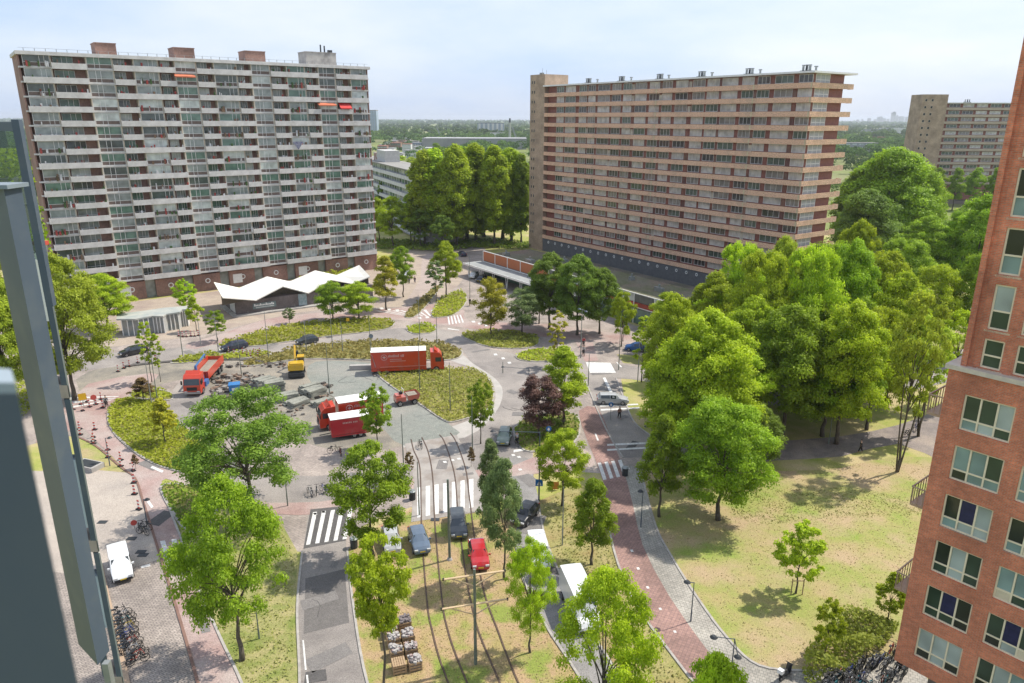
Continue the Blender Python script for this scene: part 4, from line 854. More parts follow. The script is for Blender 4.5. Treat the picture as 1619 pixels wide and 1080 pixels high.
TREES = [
 # px, base, top, width, kind, leaf, label
 (1135, 822, 636, 176, 'big', 'green', 'broad chestnut with low dark crown at the edge of the dry meadow, forked trunk'),
 (1042, 817, 655, 96, 'med', 'green', 'slim tree with bare trunk beside the grey footpath, in front of the chestnut'),
 (1322, 702, 478, 150, 'big', 'lime', 'tall lime green tree with straight dark trunk beside the park path'),
 (1236, 692, 482, 170, 'big', 'green', 'wide green tree standing behind the chestnut near the park path'),
 (1105, 735, 492, 196, 'big', 'lime', 'largest lime green crown over the side road crossing'),
 (1056, 655, 466, 112, 'big', 'lime', 'bright green tree over the main road, next to the blue car'),
 (1152, 590, 386, 96, 'big', 'lime', 'bright round tree in front of the tan gallery block, first from the shops'),
 (1222, 585, 375, 92, 'big', 'olive', 'yellowish tree in front of the tan gallery block, second from the shops'),
 (1290, 590, 384, 104, 'big', 'green', 'deep green tree below the corner galleries of the tan block'),
 (1336, 540, 347, 84, 'big', 'lime', 'pale lime tree poking up past the end of the tan galleries'),
 (1378, 590, 398, 116, 'big', 'lime', 'spreading lime tree between the main road and the tall poplars'),
 (1450, 480, 341, 112, 'big', 'green', 'mid green tree at the foot of the huge dark poplar'),
 (1530, 490, 308, 124, 'big', 'green', 'tall green tree touching the edge of the brick tower'),
 (1500, 470, 330, 90, 'big', 'dark', 'shadowy tree behind the road beside the brick tower'),
 (1418, 746, 462, 120, 'airy', 'olive', 'thin airy tree with pale trunk beside the footpath fork'),
 (1452, 690, 500, 110, 'airy', 'olive', 'airy tree with several dark stems where bicycles lean'),
 (1500, 640, 490, 90, 'airy', 'lime', 'light leaved tree half hidden by the brick tower'),
 (1175, 660, 468, 120, 'big', 'lime', 'bright crown in the middle of the dense grove'),
 (1272, 650, 470, 130, 'big', 'lime', 'yellow green crown in the grove above the straight trunks'),
 (1210, 610, 455, 110, 'big', 'green', 'grove tree just in front of the tan block plinth'),
 (1050, 560, 462, 70, 'med', 'lime', 'small bright tree before the red panelled shop front'),
 (1110, 570, 470, 90, 'big', 'lime', 'bushy lime tree at the corner of the shopping arcade'),
 (1340, 660, 470, 110, 'big', 'green', 'green tree at the back of the grove by the road bend'),
 (1190, 745, 640, 100, 'big', 'dark', 'dark low tree filling the shade behind the chestnut'),
 (1120, 600, 430, 110, 'big', 'lime', 'lime crown between the shopping arcade roof and the grove'),
 (1185, 640, 400, 120, 'big', 'lime', 'bright crown overlapping the lowest tan galleries'),
 (1255, 640, 392, 120, 'big', 'lime', 'yellowish crown overlapping the tan block corner'),
 (1320, 620, 380, 120, 'big', 'green', 'leafy crown just right of the tan block corner'),
 (1400, 640, 430, 120, 'big', 'lime', 'bright crown between the road bend and airy trees'),
 (1080, 690, 520, 130, 'big', 'green', 'green crown filling the grove above the zebra'),
 (1150, 700, 540, 150, 'big', 'lime', 'sunlit crown just above the chestnut'),
 (1300, 690, 520, 150, 'big', 'green', 'green crown at the shady end of the grove'),
 (1370, 680, 490, 110, 'big', 'lime', 'light crown at the outer end of the grove by the road'),
 (1060, 740, 600, 110, 'med', 'lime', 'low bright tree beside the lower zebra crossing'),
 (1460, 560, 420, 100, 'big', 'lime', 'lime tree on the strip beyond the main road'),
 (1530, 560, 400, 100, 'big', 'green', 'green tree close to the brick tower beyond the road'),
 (1410, 520, 380, 110, 'big', 'green', 'green tree under the great poplar by the carriageway'),
 (1258, 938, 828, 88, 'small', 'lime', 'young staked tree alone in the dry meadow'),
 (1303, 1044, 950, 54, 'small', 'lime', 'small bright tree rising from the shrubs'),
 (1402, 986, 903, 62, 'small', 'lime', 'leafy young tree beside the brick tower'),
 (935, 893, 757, 98, 'med', 'green', 'round green tree beside the red cycle path'),
 (888, 800, 681, 88, 'med', 'lime', 'yellow green street tree behind the blue pedestrian sign'),
 (797, 916, 726, 82, 'med', 'grey', 'slender tree in the tram verge beside the red car'),
 (776, 832, 694, 62, 'med', 'grey', 'loose small tree behind the slender one in the tram verge'),
 (838, 1032, 853, 92, 'park', 'lime', 'young tree with thin leaning trunk in front of the white van'),
 (948, 1180, 900, 186, 'park', 'lime', 'large leafy tree at the bottom of the view over the service road'),
 (1105, 1330, 1034, 150, 'big', 'lime', 'tree top just rising into view beside the street lamps'),
 (610, 1100, 850, 150, 'loose', 'lime', 'loose yellow green tree standing beside the stone crates'),
 (590, 880, 703, 134, 'med', 'green', 'dense dark green tree covering part of the zebra crossing'),
 (383, 1044, 756, 200, 'park', 'green', 'big tree with thick trunk on the verge beside the cycle path'),
 (398, 815, 622, 236, 'park', 'dark', 'biggest dark crown in front of the building works'),
 (597, 712, 606, 60, 'small', 'green', 'small street tree partly hiding the red box trailer'),
 (760, 702, 599, 52, 'small', 'green', 'small tree on the platform at the edge of the large planting bed'),
 (890, 672, 548, 108, 'med', 'lime', 'bright tree behind the purple leaved one'),
 (880, 580, 490, 38, 'thin', 'yellow', 'narrow yellow green tree in the small traffic bed'),
 (852, 690, 596, 80, 'dense', 'purple', 'dark purple leaved tree at the edge of the ring road'),
 (228, 636, 596, 46, 'small', 'rust', 'small reddish brown bush tree beside the tipper lorry'),
 (262, 702, 628, 58, 'small', 'yellow', 'small yellow tree in the planting bed by the cycle path'),
 (527, 508, 446, 60, 'dense', 'green', 'dark green round tree in front of the zigzag roof'),
 (568, 506, 447, 64, 'dense', 'lime', 'brighter round tree paired with the dark one by the zigzag roof'),
 (611, 490, 404, 62, 'med', 'yellow', 'yellow green tree at the end of the zigzag roof'),
 (638, 470, 389, 46, 'med', 'green', 'narrow green tree behind the yellow green one near the pavilion'),
 (706, 470, 381, 56, 'med', 'lime', 'upright bright tree in the oval traffic bed'),
 (690, 478, 412, 36, 'thin', 'grey', 'thin greyish tree next to the upright bright one'),
 (776, 532, 441, 58, 'dense', 'yellow', 'golden yellow tree in front of the shopping arcade'),
 (825, 530, 457, 62, 'dense', 'grey', 'neat round grey green tree beside the golden one'),
 (868, 520, 399, 84, 'big', 'dark', 'tall dark tree hiding the orange shop wall'),
 (912, 530, 402, 84, 'big', 'dark', 'second tall dark tree in the clump by the shops'),
 (948, 528, 424, 74, 'big', 'dark', 'lower dark tree in the clump by the shops'),
 (852, 512, 436, 50, 'med', 'dark', 'dark bushy tree filling the near edge of the clump'),
 (982, 548, 462, 44, 'med', 'lime', 'thin bright tree beside the red panelled shops'),
 (1014, 604, 500, 48, 'thin', 'lime', 'thin trunked young tree in the grass strip by the blue car'),
 (985, 540, 475, 26, 'thin', 'green', 'very slim young tree in the far verge'),
 (311, 524, 467, 36, 'small', 'lime', 'upright small tree in front of the kiosk'),
 (344, 540, 491, 40, 'small', 'green', 'round small tree in front of the pavilion step'),
 (458, 512, 486, 22, 'small', 'grey', 'tiny tree on the pavilion terrace'),
 (240, 604, 508, 32, 'thin', 'lime', 'slim street tree before the kiosk glass'),
 (254, 604, 530, 24, 'thin', 'lime', 'slimmer street tree beside the trench'),
 (118, 632, 402, 150, 'big', 'olive', 'large willow like tree beside the grey balcony stack'),
 (172, 522, 432, 96, 'big', 'lime', 'bright tree in front of the white balcony block'),
 (20, 650, 430, 130, 'big', 'olive', 'tree seen behind the grey balcony post'),
 (-30, 520, 380, 130, 'big', 'olive', 'crown seen through the balcony glass'),
 (296, 500, 440, 40, 'small', 'lime', 'small tree against the brick plinth of the balcony block'),
 (621, 392, 310, 62, 'med', 'lime', 'pale lime tree at the end of the white balcony block'),
 (600, 385, 312, 44, 'med', 'lime', 'lime tree closest to the end wall of the balcony block'),
 (607, 350, 286, 34, 'med', 'dark', 'dark rounded tree before the pale gallery block'),
 (632, 358, 300, 34, 'med', 'dark', 'dark tree beside the rounded one before the pale gallery block'),
 (672, 388, 238, 60, 'poplar', 'lime', 'leading poplar nearest the pale gallery block'),
 (650, 384, 305, 52, 'med', 'green', 'leafy tree leaning over the pale gallery block'),
 (655, 385, 312, 46, 'med', 'grey', 'greyish tree at the corner of the pale gallery block'),
 (688, 386, 236, 78, 'poplar', 'lime', 'first tall poplar between the two big blocks'),
 (722, 390, 230, 70, 'poplar', 'lime', 'second tall poplar with bright top between the blocks'),
 (752, 384, 228, 72, 'poplar', 'lime', 'third tall poplar between the blocks'),
 (782, 388, 231, 62, 'poplar', 'lime', 'fourth tall poplar, bright topped'),
 (808, 383, 236, 66, 'poplar', 'lime', 'fifth tall poplar beside the tan stair tower'),
 (824, 386, 244, 44, 'poplar', 'green', 'sixth poplar squeezed against the tan stair tower'),
 (738, 378, 234, 80, 'poplar', 'green', 'middle rear poplar filling the row'),
 (795, 378, 238, 76, 'poplar', 'green', 'rear poplar filling the row near the tan tower'),
 (705, 372, 250, 80, 'poplar', 'dark', 'dark poplar behind the front row'),
 (765, 374, 245, 80, 'poplar', 'dark', 'dark poplar filling the gap behind the row'),
 (700, 398, 340, 40, 'med', 'dark', 'low dark tree under the poplars'),
 (665, 392, 330, 46, 'med', 'dark', 'low shady tree at the start of the poplar row'),
 (1345, 405, 268, 84, 'poplar', 'green', 'dark poplar just past the tan galleries'),
 (1390, 410, 234, 150, 'hill', 'green', 'huge dark poplar rising highest past the tan block'),
 (1440, 405, 262, 90, 'hill', 'green', 'shoulder of the huge poplar clump'),
 (1360, 425, 300, 110, 'hill', 'dark', 'lower dark poplar in the huge clump'),
 (1475, 333, 265, 36, 'med', 'green', 'bushy hedge tree beside the huge poplar, below the distant block'),
 (1505, 333, 265, 40, 'med', 'green', 'hedge tree below the distant block, second from the poplar'),
 (1536, 333, 265, 40, 'med', 'green', 'hedge tree below the middle of the distant galleries'),
 (1566, 333, 265, 40, 'med', 'green', 'hedge tree below the distant galleries near the brick tower'),
 (1592, 333, 265, 40, 'med', 'green', 'hedge tree almost touching the brick tower, below the distant block'),
 (625, 285, 237, 58, 'med', 'lime', 'yellow green treetop behind the pale gallery block'),
 (652, 290, 248, 40, 'med', 'olive', 'olive treetop behind the pale gallery block'),
 (690, 270, 226, 34, 'med', 'dark', 'blue green tree before the industrial sheds'),
]
for t_ in TREES: tree(*t_)
# stake frame of the young meadow tree
X, Y = at(1258, 938); b = MB()
for dx in (-.5, .5): b.tube((X + dx, Y - .2, 0), (X + dx, Y - .2, 1.6), .05)
b.tube((X - .5, Y - .2, 1.4), (X + .5, Y - .2, 1.4), .04); b.build('tree_stake', M_['wood'], label='wooden stakes holding the lone young meadow tree', cat='tree stake')
# bushes
for px, py, top, w_, lf, lb in ((745, 738, 706, 18, 'rust', 'bare brown bush beside the tram track'), (648, 752, 715, 20, 'rust', 'brown leafless bush beside the pole'), (215, 742, 734, 16, 'rust', 'scrappy bush beside the yard corner')):
    o = tree(px, py, top, w_, 'small', lf, lb, 'bushes', name='bush'); o['category'] = 'bush'

# ---- far land: woods as one mass, sheds, houses, towers
rs = np.random.RandomState(50)
def woods(name, n, y0, y1, half, size, hh, m, nq, blocked=()):
    Y = y0 + (y1 - y0) * rs.uniform(0, 1, n) ** 1.15; X = Y * rs.uniform(-half, half, n)
    k = np.ones(n, bool)
    for a, b_, c, d in blocked: k &= ~((X > a) & (X < b_) & (Y > c) & (Y < d))
    X, Y = X[k], Y[k]; n = len(X); h = hh * rs.uniform(.6, 1.25, n); r = h * rs.uniform(.45, .75, n)
    C = np.repeat(np.column_stack([X, Y, h * .55]), nq, 0); d = rs.normal(size=(n * nq, 3)); d /= np.linalg.norm(d, axis=1)[:, None]; d[:, 2] = np.abs(d[:, 2]) * 1.0 - .15
    rr = np.repeat(r, nq)[:, None]; C = C + d * rr * np.array([1, 1, .7]) * rs.uniform(.8, 1.05, (n * nq, 1))
    V, Fq, T = leaves(C, rs, size, up=.25, outward=d); tn = np.repeat(np.repeat(rs.uniform(0, 1, n), nq), 4)
    return put(npmesh(name, V, Fq, m, np.clip(.65 * tn + .35 * T, 0, 1)), name, kind='stuff')
farleaf = leafmat('far_leaves', (.045, .085, .03), (.15, .24, .06), .3, 0)
BL = [(-130, 90, 380, 640), (-260, -60, 560, 1150), (-20, 60, 600, 900), (190, 330, 330, 420), (150, 300, 400, 520)]
woods('distant_woods', 1100, 330, 700, .95, 1.3, 11, farleaf, 170, BL)
woods('distant_woods', 120, 560, 1150, .25, 2, 9, farleaf, 90)
woods('distant_woods', 2600, 700, 1500, .85, 3.2, 13, farleaf, 60, [(-10, 250, 700, 900), (-260, -60, 560, 1150)])
woods('distant_woods', 4200, 1400, 5500, .85, 7.5, 15, farleaf, 26)
woods('distant_woods', 2500, 5000, 12500, .85, 22, 17, farleaf, 12)
def block(name, label, cat, px0, px1, pytop, pyb, depth, m, mroof=None, group=None, wins=0, ang=0):
    X0, Y0 = at(px0, pyb); X1, _ = at(px1, pyb); h = zat(X0, Y0, pytop)
    o = thing(name, label, cat, (X0, Y0, 0), ang, group); W = X1 - X0
    b = MB(); b.box(0, W, 0, depth, 0, h); b.build('wall', m, o); b = MB(); b.box(-.3, W + .3, -.3, depth + .3, h, h + max(.4, h * .03)); b.build('roof', mroof or roofm, o)
    if wins:
        nf = max(1, int(h / 3.2)); wm = MB()
        for k in range(nf):
            for i in range(wins):
                x = W * (i + .2) / wins; wm.box(x, x + W / wins * .6, -.12, .0, h * (k + .35) / nf, h * (k + .8) / nf)
        wm.build('window_row', G1, o, kind='stuff')
    return o, W, h
shed = mat('grey_shed', (.30, .30, .30), (.22, .22, .23), .05, .7); bluegrey = mat('blue_grey_cladding', (.22, .28, .36), (.3, .36, .42), .1, .5); whitew = mat('white_wall', (.62, .62, .6), (.5, .5, .5), .05)
brw = mat('brown_brick_far', (.30, .19, .14), (.24, .16, .12), .1); tiler = mat('red_roof_tiles', (.32, .13, .09), (.25, .11, .08), .2)
block('industrial_shed', 'long grey industrial shed with flat roof far beyond the poplars', 'shed', 668, 832, 219, 236, 60, shed, mat('pale_shed_roof', (.27, .27, .28), (.36, .36, .36), .02))
block('industrial_shed', 'bright white roofed shed strip in front of the silos', 'shed', 738, 806, 219.5, 226, 20, whitew, whitew)
o, W, h = block('silo_building', 'tall far building of white and blue grey vertical bands', 'industrial building', 755, 797, 195, 214, 40, bluegrey, M_['darksteel'])
for i in range(6): b = MB(); b.box(W * (i + .25) / 6, W * (i + .72) / 6, -1.5, 0, 8, h - .5); b.build('silo_band', whitew, o)
block('warehouse', 'small white warehouse beneath the banded silo building', 'warehouse', 775, 797, 210, 221, 15, whitew)
X, Y = at(806, 232); b = thing('chimney_mast', 'tall pale industrial chimney with a dark top beyond the sheds', 'chimney', (X, Y, 0)); h = zat(X, Y, 187)
q = MB(); q.tube((0, 0, 0), (0, 0, h * .85), 2, 1.6, 8); q.build('shaft', mat('pale_shaft', (.42, .44, .36)), b); q = MB(); q.tube((0, 0, h * .85), (0, 0, h), 1.2, 1.2, 8); q.build('top', M_['darksteel'], b)
for px, lean, lb in ((700, -9, 'slanting harbour crane jib beyond the sheds'), (818, -8, 'smaller slanting crane arm near the chimney')):
    X, Y = at(px, 226); h = zat(X, Y, 201); c = thing('crane', lb, 'crane', (X, Y, 0)); q = MB(); s_ = Y / FPX
    q.tube((0, 0, 0), (lean * s_, 0, h), .8, .5, 5); q.tube((2, 0, 0), (lean * s_ + 1, 0, h), .5, .4, 5); q.build('jib', M_['steel'], c); q = MB(); q.box(-5, 5, -4, 4, 0, 9); q.build('base', shed, c)
block('office_tower', 'pale blue glass office tower at the shoulder of the balcony block', 'tower', 575, 597, 175, 212, 30, mat('blue_glass_tower', (.34, .42, .5), (.28, .36, .44), .03, .3), wins=6)
for px0, px1, t_, b_, m1, m2, lb in ((597, 612, 231, 241, brw, tiler, 'far brick house with tiled roof nearest the balcony block'), (618, 634, 226, 238, brw, tiler, 'far red roofed house among trees'), (636, 650, 228, 242, whitew, tiler, 'white walled far house with red roof'),
      (652, 668, 226, 236, bluegrey, shed, 'bluish far house with grey roof'), (640, 660, 238, 250, whitew, shed, 'pale low house roof in front of the red ones'), (672, 682, 234, 250, whitew, whitew, 'slim white gable far beyond the gallery block'), (600, 616, 242, 252, whitew, roofm, 'flat white far house by the lime treetops'),
      (1356, 1391, 204, 211, shed, roofm, 'grey low building under the skyline'), (1392, 1404, 202, 211, whitew, M_['darksteel'], 'first white block of the far terrace'), (1406, 1418, 202, 211, whitew, M_['darksteel'], 'second white block of the far terrace'), (1420, 1430, 202, 211, whitew, M_['darksteel'], 'third white block of the far terrace'),
      (1322, 1384, 226, 246, mat('grey_slab_far', (.35, .36, .36), (.28, .29, .3), .1), roofm, 'grey far slab past the tan galleries'), (1384, 1398, 217, 228, brw, tiler, 'brown far roof amid trees'), (1402, 1445, 236, 250, brw, roofm, 'brown low block before the distant stair tower'),
      (1476, 1640, 293, 322, mat('low_brown_brick', (.25, .2, .17), (.2, .17, .15), .3), mat('pinkish_flat_roof', (.36, .31, .29), (.28, .25, .24), .08), 'long low brown building with flat roof and parked cars on top')):
    block('far_building', lb, 'building', px0, px1, t_, b_, 14 if b_ < 300 else 34, m1, m2, 'buildings far beyond the blocks', wins=6)
rq = random.Random(12)
for i in range(44):
    px = rq.choice([rq.uniform(596, 660), rq.uniform(596, 830), rq.uniform(1325, 1450)]); pb = rq.uniform(207, 250); w_ = rq.uniform(6, 22); hp = rq.uniform(3, 7)
    if i % 2: px = rq.uniform(597, 672); pb = rq.uniform(226, 254); w_ = rq.uniform(8, 18); hp = rq.uniform(5, 9)
    mw = rq.choice([brw, whitew, MATS['grey_slab_far']]); mr = rq.choice([tiler, roofm, shed, MATS['pale_shed_roof']])
    o = block('far_building', 'low far %s building with %s roof among the distant trees' % ({brw: 'brick', whitew: 'white'}.get(mw, 'grey'), {tiler: 'red tiled', roofm: 'gravel', shed: 'grey'}.get(mr, 'pale')), 'building', px, px + w_, pb - hp, pb, rq.uniform(10, 25), mw, mr, 'low far buildings, %s walls %s roof' % (mw.name, mr.name))
hz = mat('skyline_concrete', (.45, .45, .46), (.4, .4, .42), .01)
for i, (px, w_, tp) in enumerate([(1345, 3, 189), (1352, 2, 188), (1363, 4, 187), (1372, 3, 188.5), (1380, 6, 185), (1386, 4, 187), (1392, 3, 188), (1400, 5, 178), (1405, 3, 183), (1412, 8, 184.5), (1421, 4, 185), (1429, 6, 177), (1437, 4, 185.5), (1442, 3, 186)]):
    Y = 7600 + 90 * i; X = (px - 809.5) / FPX * Y * _c * 1.02; h = max(20, zat(X, Y, tp)); ww = w_ / FPX * Y
    q = MB(); q.box(-ww / 2, ww / 2, 0, ww, 0, h); 
    if h > 60: q.box(-ww / 4, ww / 4, 0, ww / 2, h, h * 1.08)
    q.build('skyline_tower', hz, loc=(X, Y, 0), label='hazy skyline tower, ' + ['first before the tan galleries end', 'thin second one', 'broad third one', 'low fourth one', 'wide stepped fifth one', 'sixth, beside the stepped one', 'narrow seventh one', 'tallest of the middle cluster', 'slim one leaning on the tallest', 'widest flat one', 'low one after the widest', 'highest of all near the stair tower', 'second to last one', 'last one before the stair tower'][i], cat='tower', group='hazy city skyline')
# ------------------------------------------------------------------ vehicles
def ang(front, rear):
    a = Vector(at(*rear)); b = Vector(at(*front)); return (a + b) / 2, math.atan2((b - a).y, (b - a).x), (b - a).length
WM = {}
def wheel_meshes(r, w_):
    if (r, w_) not in WM:
        t = MB(); t.tube((0, -w_ / 2, 0), (0, w_ / 2, 0), r, n=16); h = MB(); h.tube((0, -w_ / 2 - .012, 0), (0, w_ / 2 + .012, 0), r * .58, n=12)
        for k in range(5): a = k * 1.257; h.cbox(0, 0, 0, .06, w_ + .04, r * 1.0, T=Matrix.Rotation(a, 4, 'Y') @ Matrix.Translation((0, 0, r * .25)))
        WM[(r, w_)] = (t.mesh('tyre', M_['rubber']), h.mesh('rim', M_['chrome']))
    return WM[(r, w_)]
def wheel(o, x, y, r, w_=.2):
    t, h = wheel_meshes(r, w_); q = put(t, 'wheel', o, (x, y, r)); put(h, 'rim', q)
# station: x, zlow, belt, roof, halfwidth belt, halfwidth roof
CARS = {
 'hatch': (4.0, 1.74, [(0, .35, .62, .64, .80, .78), (.08, .22, .95, .97, .84, .74), (.3, .2, .98, 1.05, .86, .70), (.62, .2, .98, 1.42, .87, .62), (1.5, .2, .96, 1.48, .87, .63), (2.35, .2, .94, 1.42, .87, .61), (3.0, .2, .93, .98, .86, .72), (3.7, .2, .82, .86, .83, .70), (3.95, .25, .62, .66, .76, .7), (4.0, .32, .5, .52, .7, .66)], (2, 3), (5, 6)),
 'estate': (4.6, 1.78, [(0, .35, .65, .67, .82, .8), (.08, .22, .98, 1.0, .86, .76), (.15, .2, .99, 1.06, .88, .72), (.5, .2, .98, 1.42, .89, .64), (1.9, .2, .96, 1.47, .89, .65), (2.8, .2, .94, 1.42, .89, .62), (3.5, .2, .93, .98, .88, .74), (4.3, .2, .82, .85, .85, .72), (4.55, .25, .6, .64, .78, .7), (4.6, .32, .5, .52, .7, .66)], (2, 3), (5, 6)),
 'van': (4.5, 1.8, [(0, .3, 1.05, 1.72, .86, .80), (.05, .22, 1.1, 1.80, .88, .79), (.5, .2, 1.1, 1.86, .89, .80), (2.6, .2, 1.08, 1.86, .89, .80), (2.9, .2, 1.06, 1.8, .89, .76), (3.5, .2, 1.04, 1.1, .88, .76), (4.15, .2, .88, .92, .85, .74), (4.42, .25, .62, .66, .8, .72), (4.5, .32, .5, .52, .72, .68)], (0, 0), (4, 5)),
 'bigvan': (6.2, 2.05, [(0, .35, 1.3, 2.5, .98, .93), (.05, .28, 1.3, 2.62, 1.0, .93), (.6, .25, 1.3, 2.7, 1.01, .94), (4.3, .25, 1.3, 2.7, 1.01, .93), (4.8, .25, 1.28, 2.5, 1.0, .86), (5.4, .25, 1.2, 1.28, 1.0, .86), (5.9, .25, 1.0, 1.04, .96, .84), (6.15, .3, .7, .74, .9, .8), (6.2, .36, .55, .58, .82, .76)], (0, 0), (4, 5)),
}
def car(front, rear, kind, pm, label, cat='car', name='parked_car', sides=True, group='cars and vans', trim=None):
    c, a, dist = ang(front, rear); Lc, W, st, rw, fw = CARS[kind]
    o = thing(name, label, cat, (c.x, c.y, .045), a, group); x0 = -Lc / 2; R_ = []; b = MB()
    for x, zl, zb, zr, hb, hr in st:
        X = x + x0; zr2 = zr + .035
        R_.append([(X, -hb * .9, zl), (X, -hb, zl + (zb - zl) * .45), (X, -hb * .97, zb), (X, -hr, zr), (X, -hr * .5, zr2), (X, hr * .5, zr2), (X, hr, zr), (X, hb * .97, zb), (X, hb, zl + (zb - zl) * .45), (X, hb * .9, zl)])
    n = len(R_[0]); fs = []
    for i in range(len(R_) - 1):
        for j in range(n): fs.append((i * n + j, i * n + (j + 1) % n, (i + 1) * n + (j + 1) % n, (i + 1) * n + j))
    fs += [tuple(range(n)), tuple(range((len(R_) - 1) * n, len(R_) * n))[::-1]]
    b.add([v for r in R_ for v in r], [f[::-1] for f in fs]); b.build('body', pm, o, smooth=False)
    def panel(nm, pts, off, m):
        pts = [Vector(p) for p in pts]; cc = sum(pts, Vector()) / len(pts); nrm = (pts[1] - pts[0]).cross(pts[2] - pts[0]).normalized()
        if nrm.dot(cc - Vector((cc.x * .5, 0, .6))) < 0: nrm = -nrm
        q = MB(); P_ = [cc + (p - cc) * .9 + nrm * off for p in pts]; P2 = [p - nrm * .03 for p in P_]; k = len(pts); q.add(P_ + P2, [tuple(range(k)), tuple(range(k, 2 * k))[::-1]] + [(i, (i + 1) % k, k + (i + 1) % k, k + i) for i in range(k)])
        q.build(nm, m, o)
    i, j = fw; r = R_; panel('windscreen', [r[i][3], r[i][6], r[j][7], r[j][2]], .022, M_['glass'])
    if rw != (0, 0): i, j = rw; panel('rear_window', [r[i][2], r[i][7], r[j][6], r[j][3]], .03, M_['glass'])
    lo_i, hi_i = (rw[1], fw[0]) if rw != (0, 0) else (3, fw[0])
    if kind in ('van', 'bigvan'): spans = [(3, 4)]
    else: spans = [(k, k + 1) for k in range(lo_i, hi_i)]
    for k, l in spans:
        for s_ in (2, 7):
            t_ = 3 if s_ == 2 else 6; panel('side_window', [r[k][s_], r[l][s_], r[l][t_], r[k][t_]], .012, M_['glass'])
    # front quarter glass, lights, bumpers, wheels, mirrors
    rr_ = .31 if kind != 'bigvan' else .36; wb = (Lc * .2, Lc * .81)
    for x in wb:
        for s_ in (-1, 1): wheel(o, x + x0, s_ * (W / 2 - .10), rr_, .22)
    for s_ in (-1, 1):
        q = MB(); q.cbox(st[-2][0] + x0 + .02, s_ * W * .34, st[-2][2] + .03, .14, .34, .15); q.build('headlight', M_['lampglass'], o)
        q = MB(); q.cbox(x0 + .05, s_ * W * .42, .85 if kind not in ('van', 'bigvan') else 1.1, .1, .14, .34); q.build('tail_light', M_['taillight'], o)
        q = MB(); xm = st[fw[1]][0] + x0 - .25; q.cbox(xm, s_ * (W / 2 + .08), st[fw[1]][2] + .1, .12, .2, .14); q.build('wing_mirror', trim or pm, o)
    q = MB(); q.cbox(-x0 - .03, 0, .42, .12, W * .82, .22); q.build('bumper', M_['black'] if kind in ('van', 'bigvan') else pm, o)
    q = MB(); q.cbox(-x0 + .035, 0, .5, .02, .5, .11); q.build('number_plate', mat('yellow_plate', (.7, .5, .03)), o)
    return o
P = dict(white=paint('white', (.72, .73, .73)), red=paint('red', (.42, .015, .02)), dgrey=paint('dark_grey', (.045, .055, .065)), bluegrey=paint('blue_grey', (.10, .14, .20)), silver=paint('silver', (.42, .43, .44)), blue=paint('blue', (.02, .09, .28)),
         black=paint('black', (.012, .014, .018)), navy=paint('navy', (.03, .035, .07)), green=paint('grey_green', (.17, .22, .19)), lred=paint('lorry_red', (.55, .045, .015)), dred=paint('crimson', (.45, .01, .02)), yellow=paint('machine_yellow', (.62, .38, .02)), lblue=paint('blue_crane', (.05, .16, .40)), cont=paint('container_blue', (.03, .2, .5)))
car((199, 934), (186, 876), 'van', P['white'], 'small white delivery van parked alone in the brick yard', 'van', 'delivery_van')
rc = car((762, 912), (752, 862), 'hatch', P['red'], 'bright red car with something blue on its tailgate, parked on the tram verge')
q = MB(); q.box(-2.15, -1.95, -.7, .7, .5, 1.0); q.build('blue_rear_cover', P['lblue'], rc); q = MB(); q.box(-2.0, -1.62, -.7, .7, .985, 1.05); q.build('white_rear_edge', M_['white'], rc)
car((727, 862), (721, 812), 'estate', P['dgrey'], 'dark grey people carrier parked behind the red car by the zebra', sides=True)
car((670, 884), (656, 842), 'hatch', P['bluegrey'], 'blue grey car half under the yellow green tree')
car((622, 880), (616, 844), 'hatch', P['silver'], 'pale car almost hidden between two trees')
car((822, 830), (838, 812), 'hatch', P['black'], 'black car hidden behind the slender tram verge tree')
car((860, 915), (844, 856), 'van', P['white'], 'white van parked on the service road with its roof showing', 'van', 'parked_van')
car((935, 1012), (898, 928), 'bigvan', P['white'], 'big white box van parked at the service road kerb', 'van', 'parked_van')
car((992, 638), (944, 637), 'estate', P['silver'], 'silver estate car crossing the zebra on the side road', name='moving_car')
car((985, 553), (1026, 556), 'hatch', P['blue'], 'blue car waiting behind the big lime trees', name='moving_car')
car((795, 706), (800, 688), 'hatch', P['green'], 'grey green small car stopped beside a cyclist at the ring road', name='moving_car')
car((468, 546), (503, 540), 'hatch', P['dgrey'], 'dark grey car driving on the ring road past the planting', name='moving_car')
car((353, 556), (388, 549), 'estate', P['navy'], 'dark blue car on the ring road in front of the traffic barrels', name='moving_car')
car((190, 565), (232, 556), 'estate', P['black'], 'black car queueing at the road by the willow like tree', name='moving_car')
car((741, 444), (757, 434), 'hatch', P['white'], 'white car parked first by the shop canopy')
car((752, 449), (771, 441), 'hatch', P['black'], 'black car parked between the white one and the canopy post')
car((766, 447), (785, 439), 'estate', P['dgrey'], 'dark car parked closest under the shop canopy')
car((722, 402), (738, 408), 'hatch', P['navy'], 'dark car parked at the poplars beyond the shops')
car((636, 442), (648, 434), 'hatch', P['silver'], 'silver car parked by the lime trees at the plaza end')

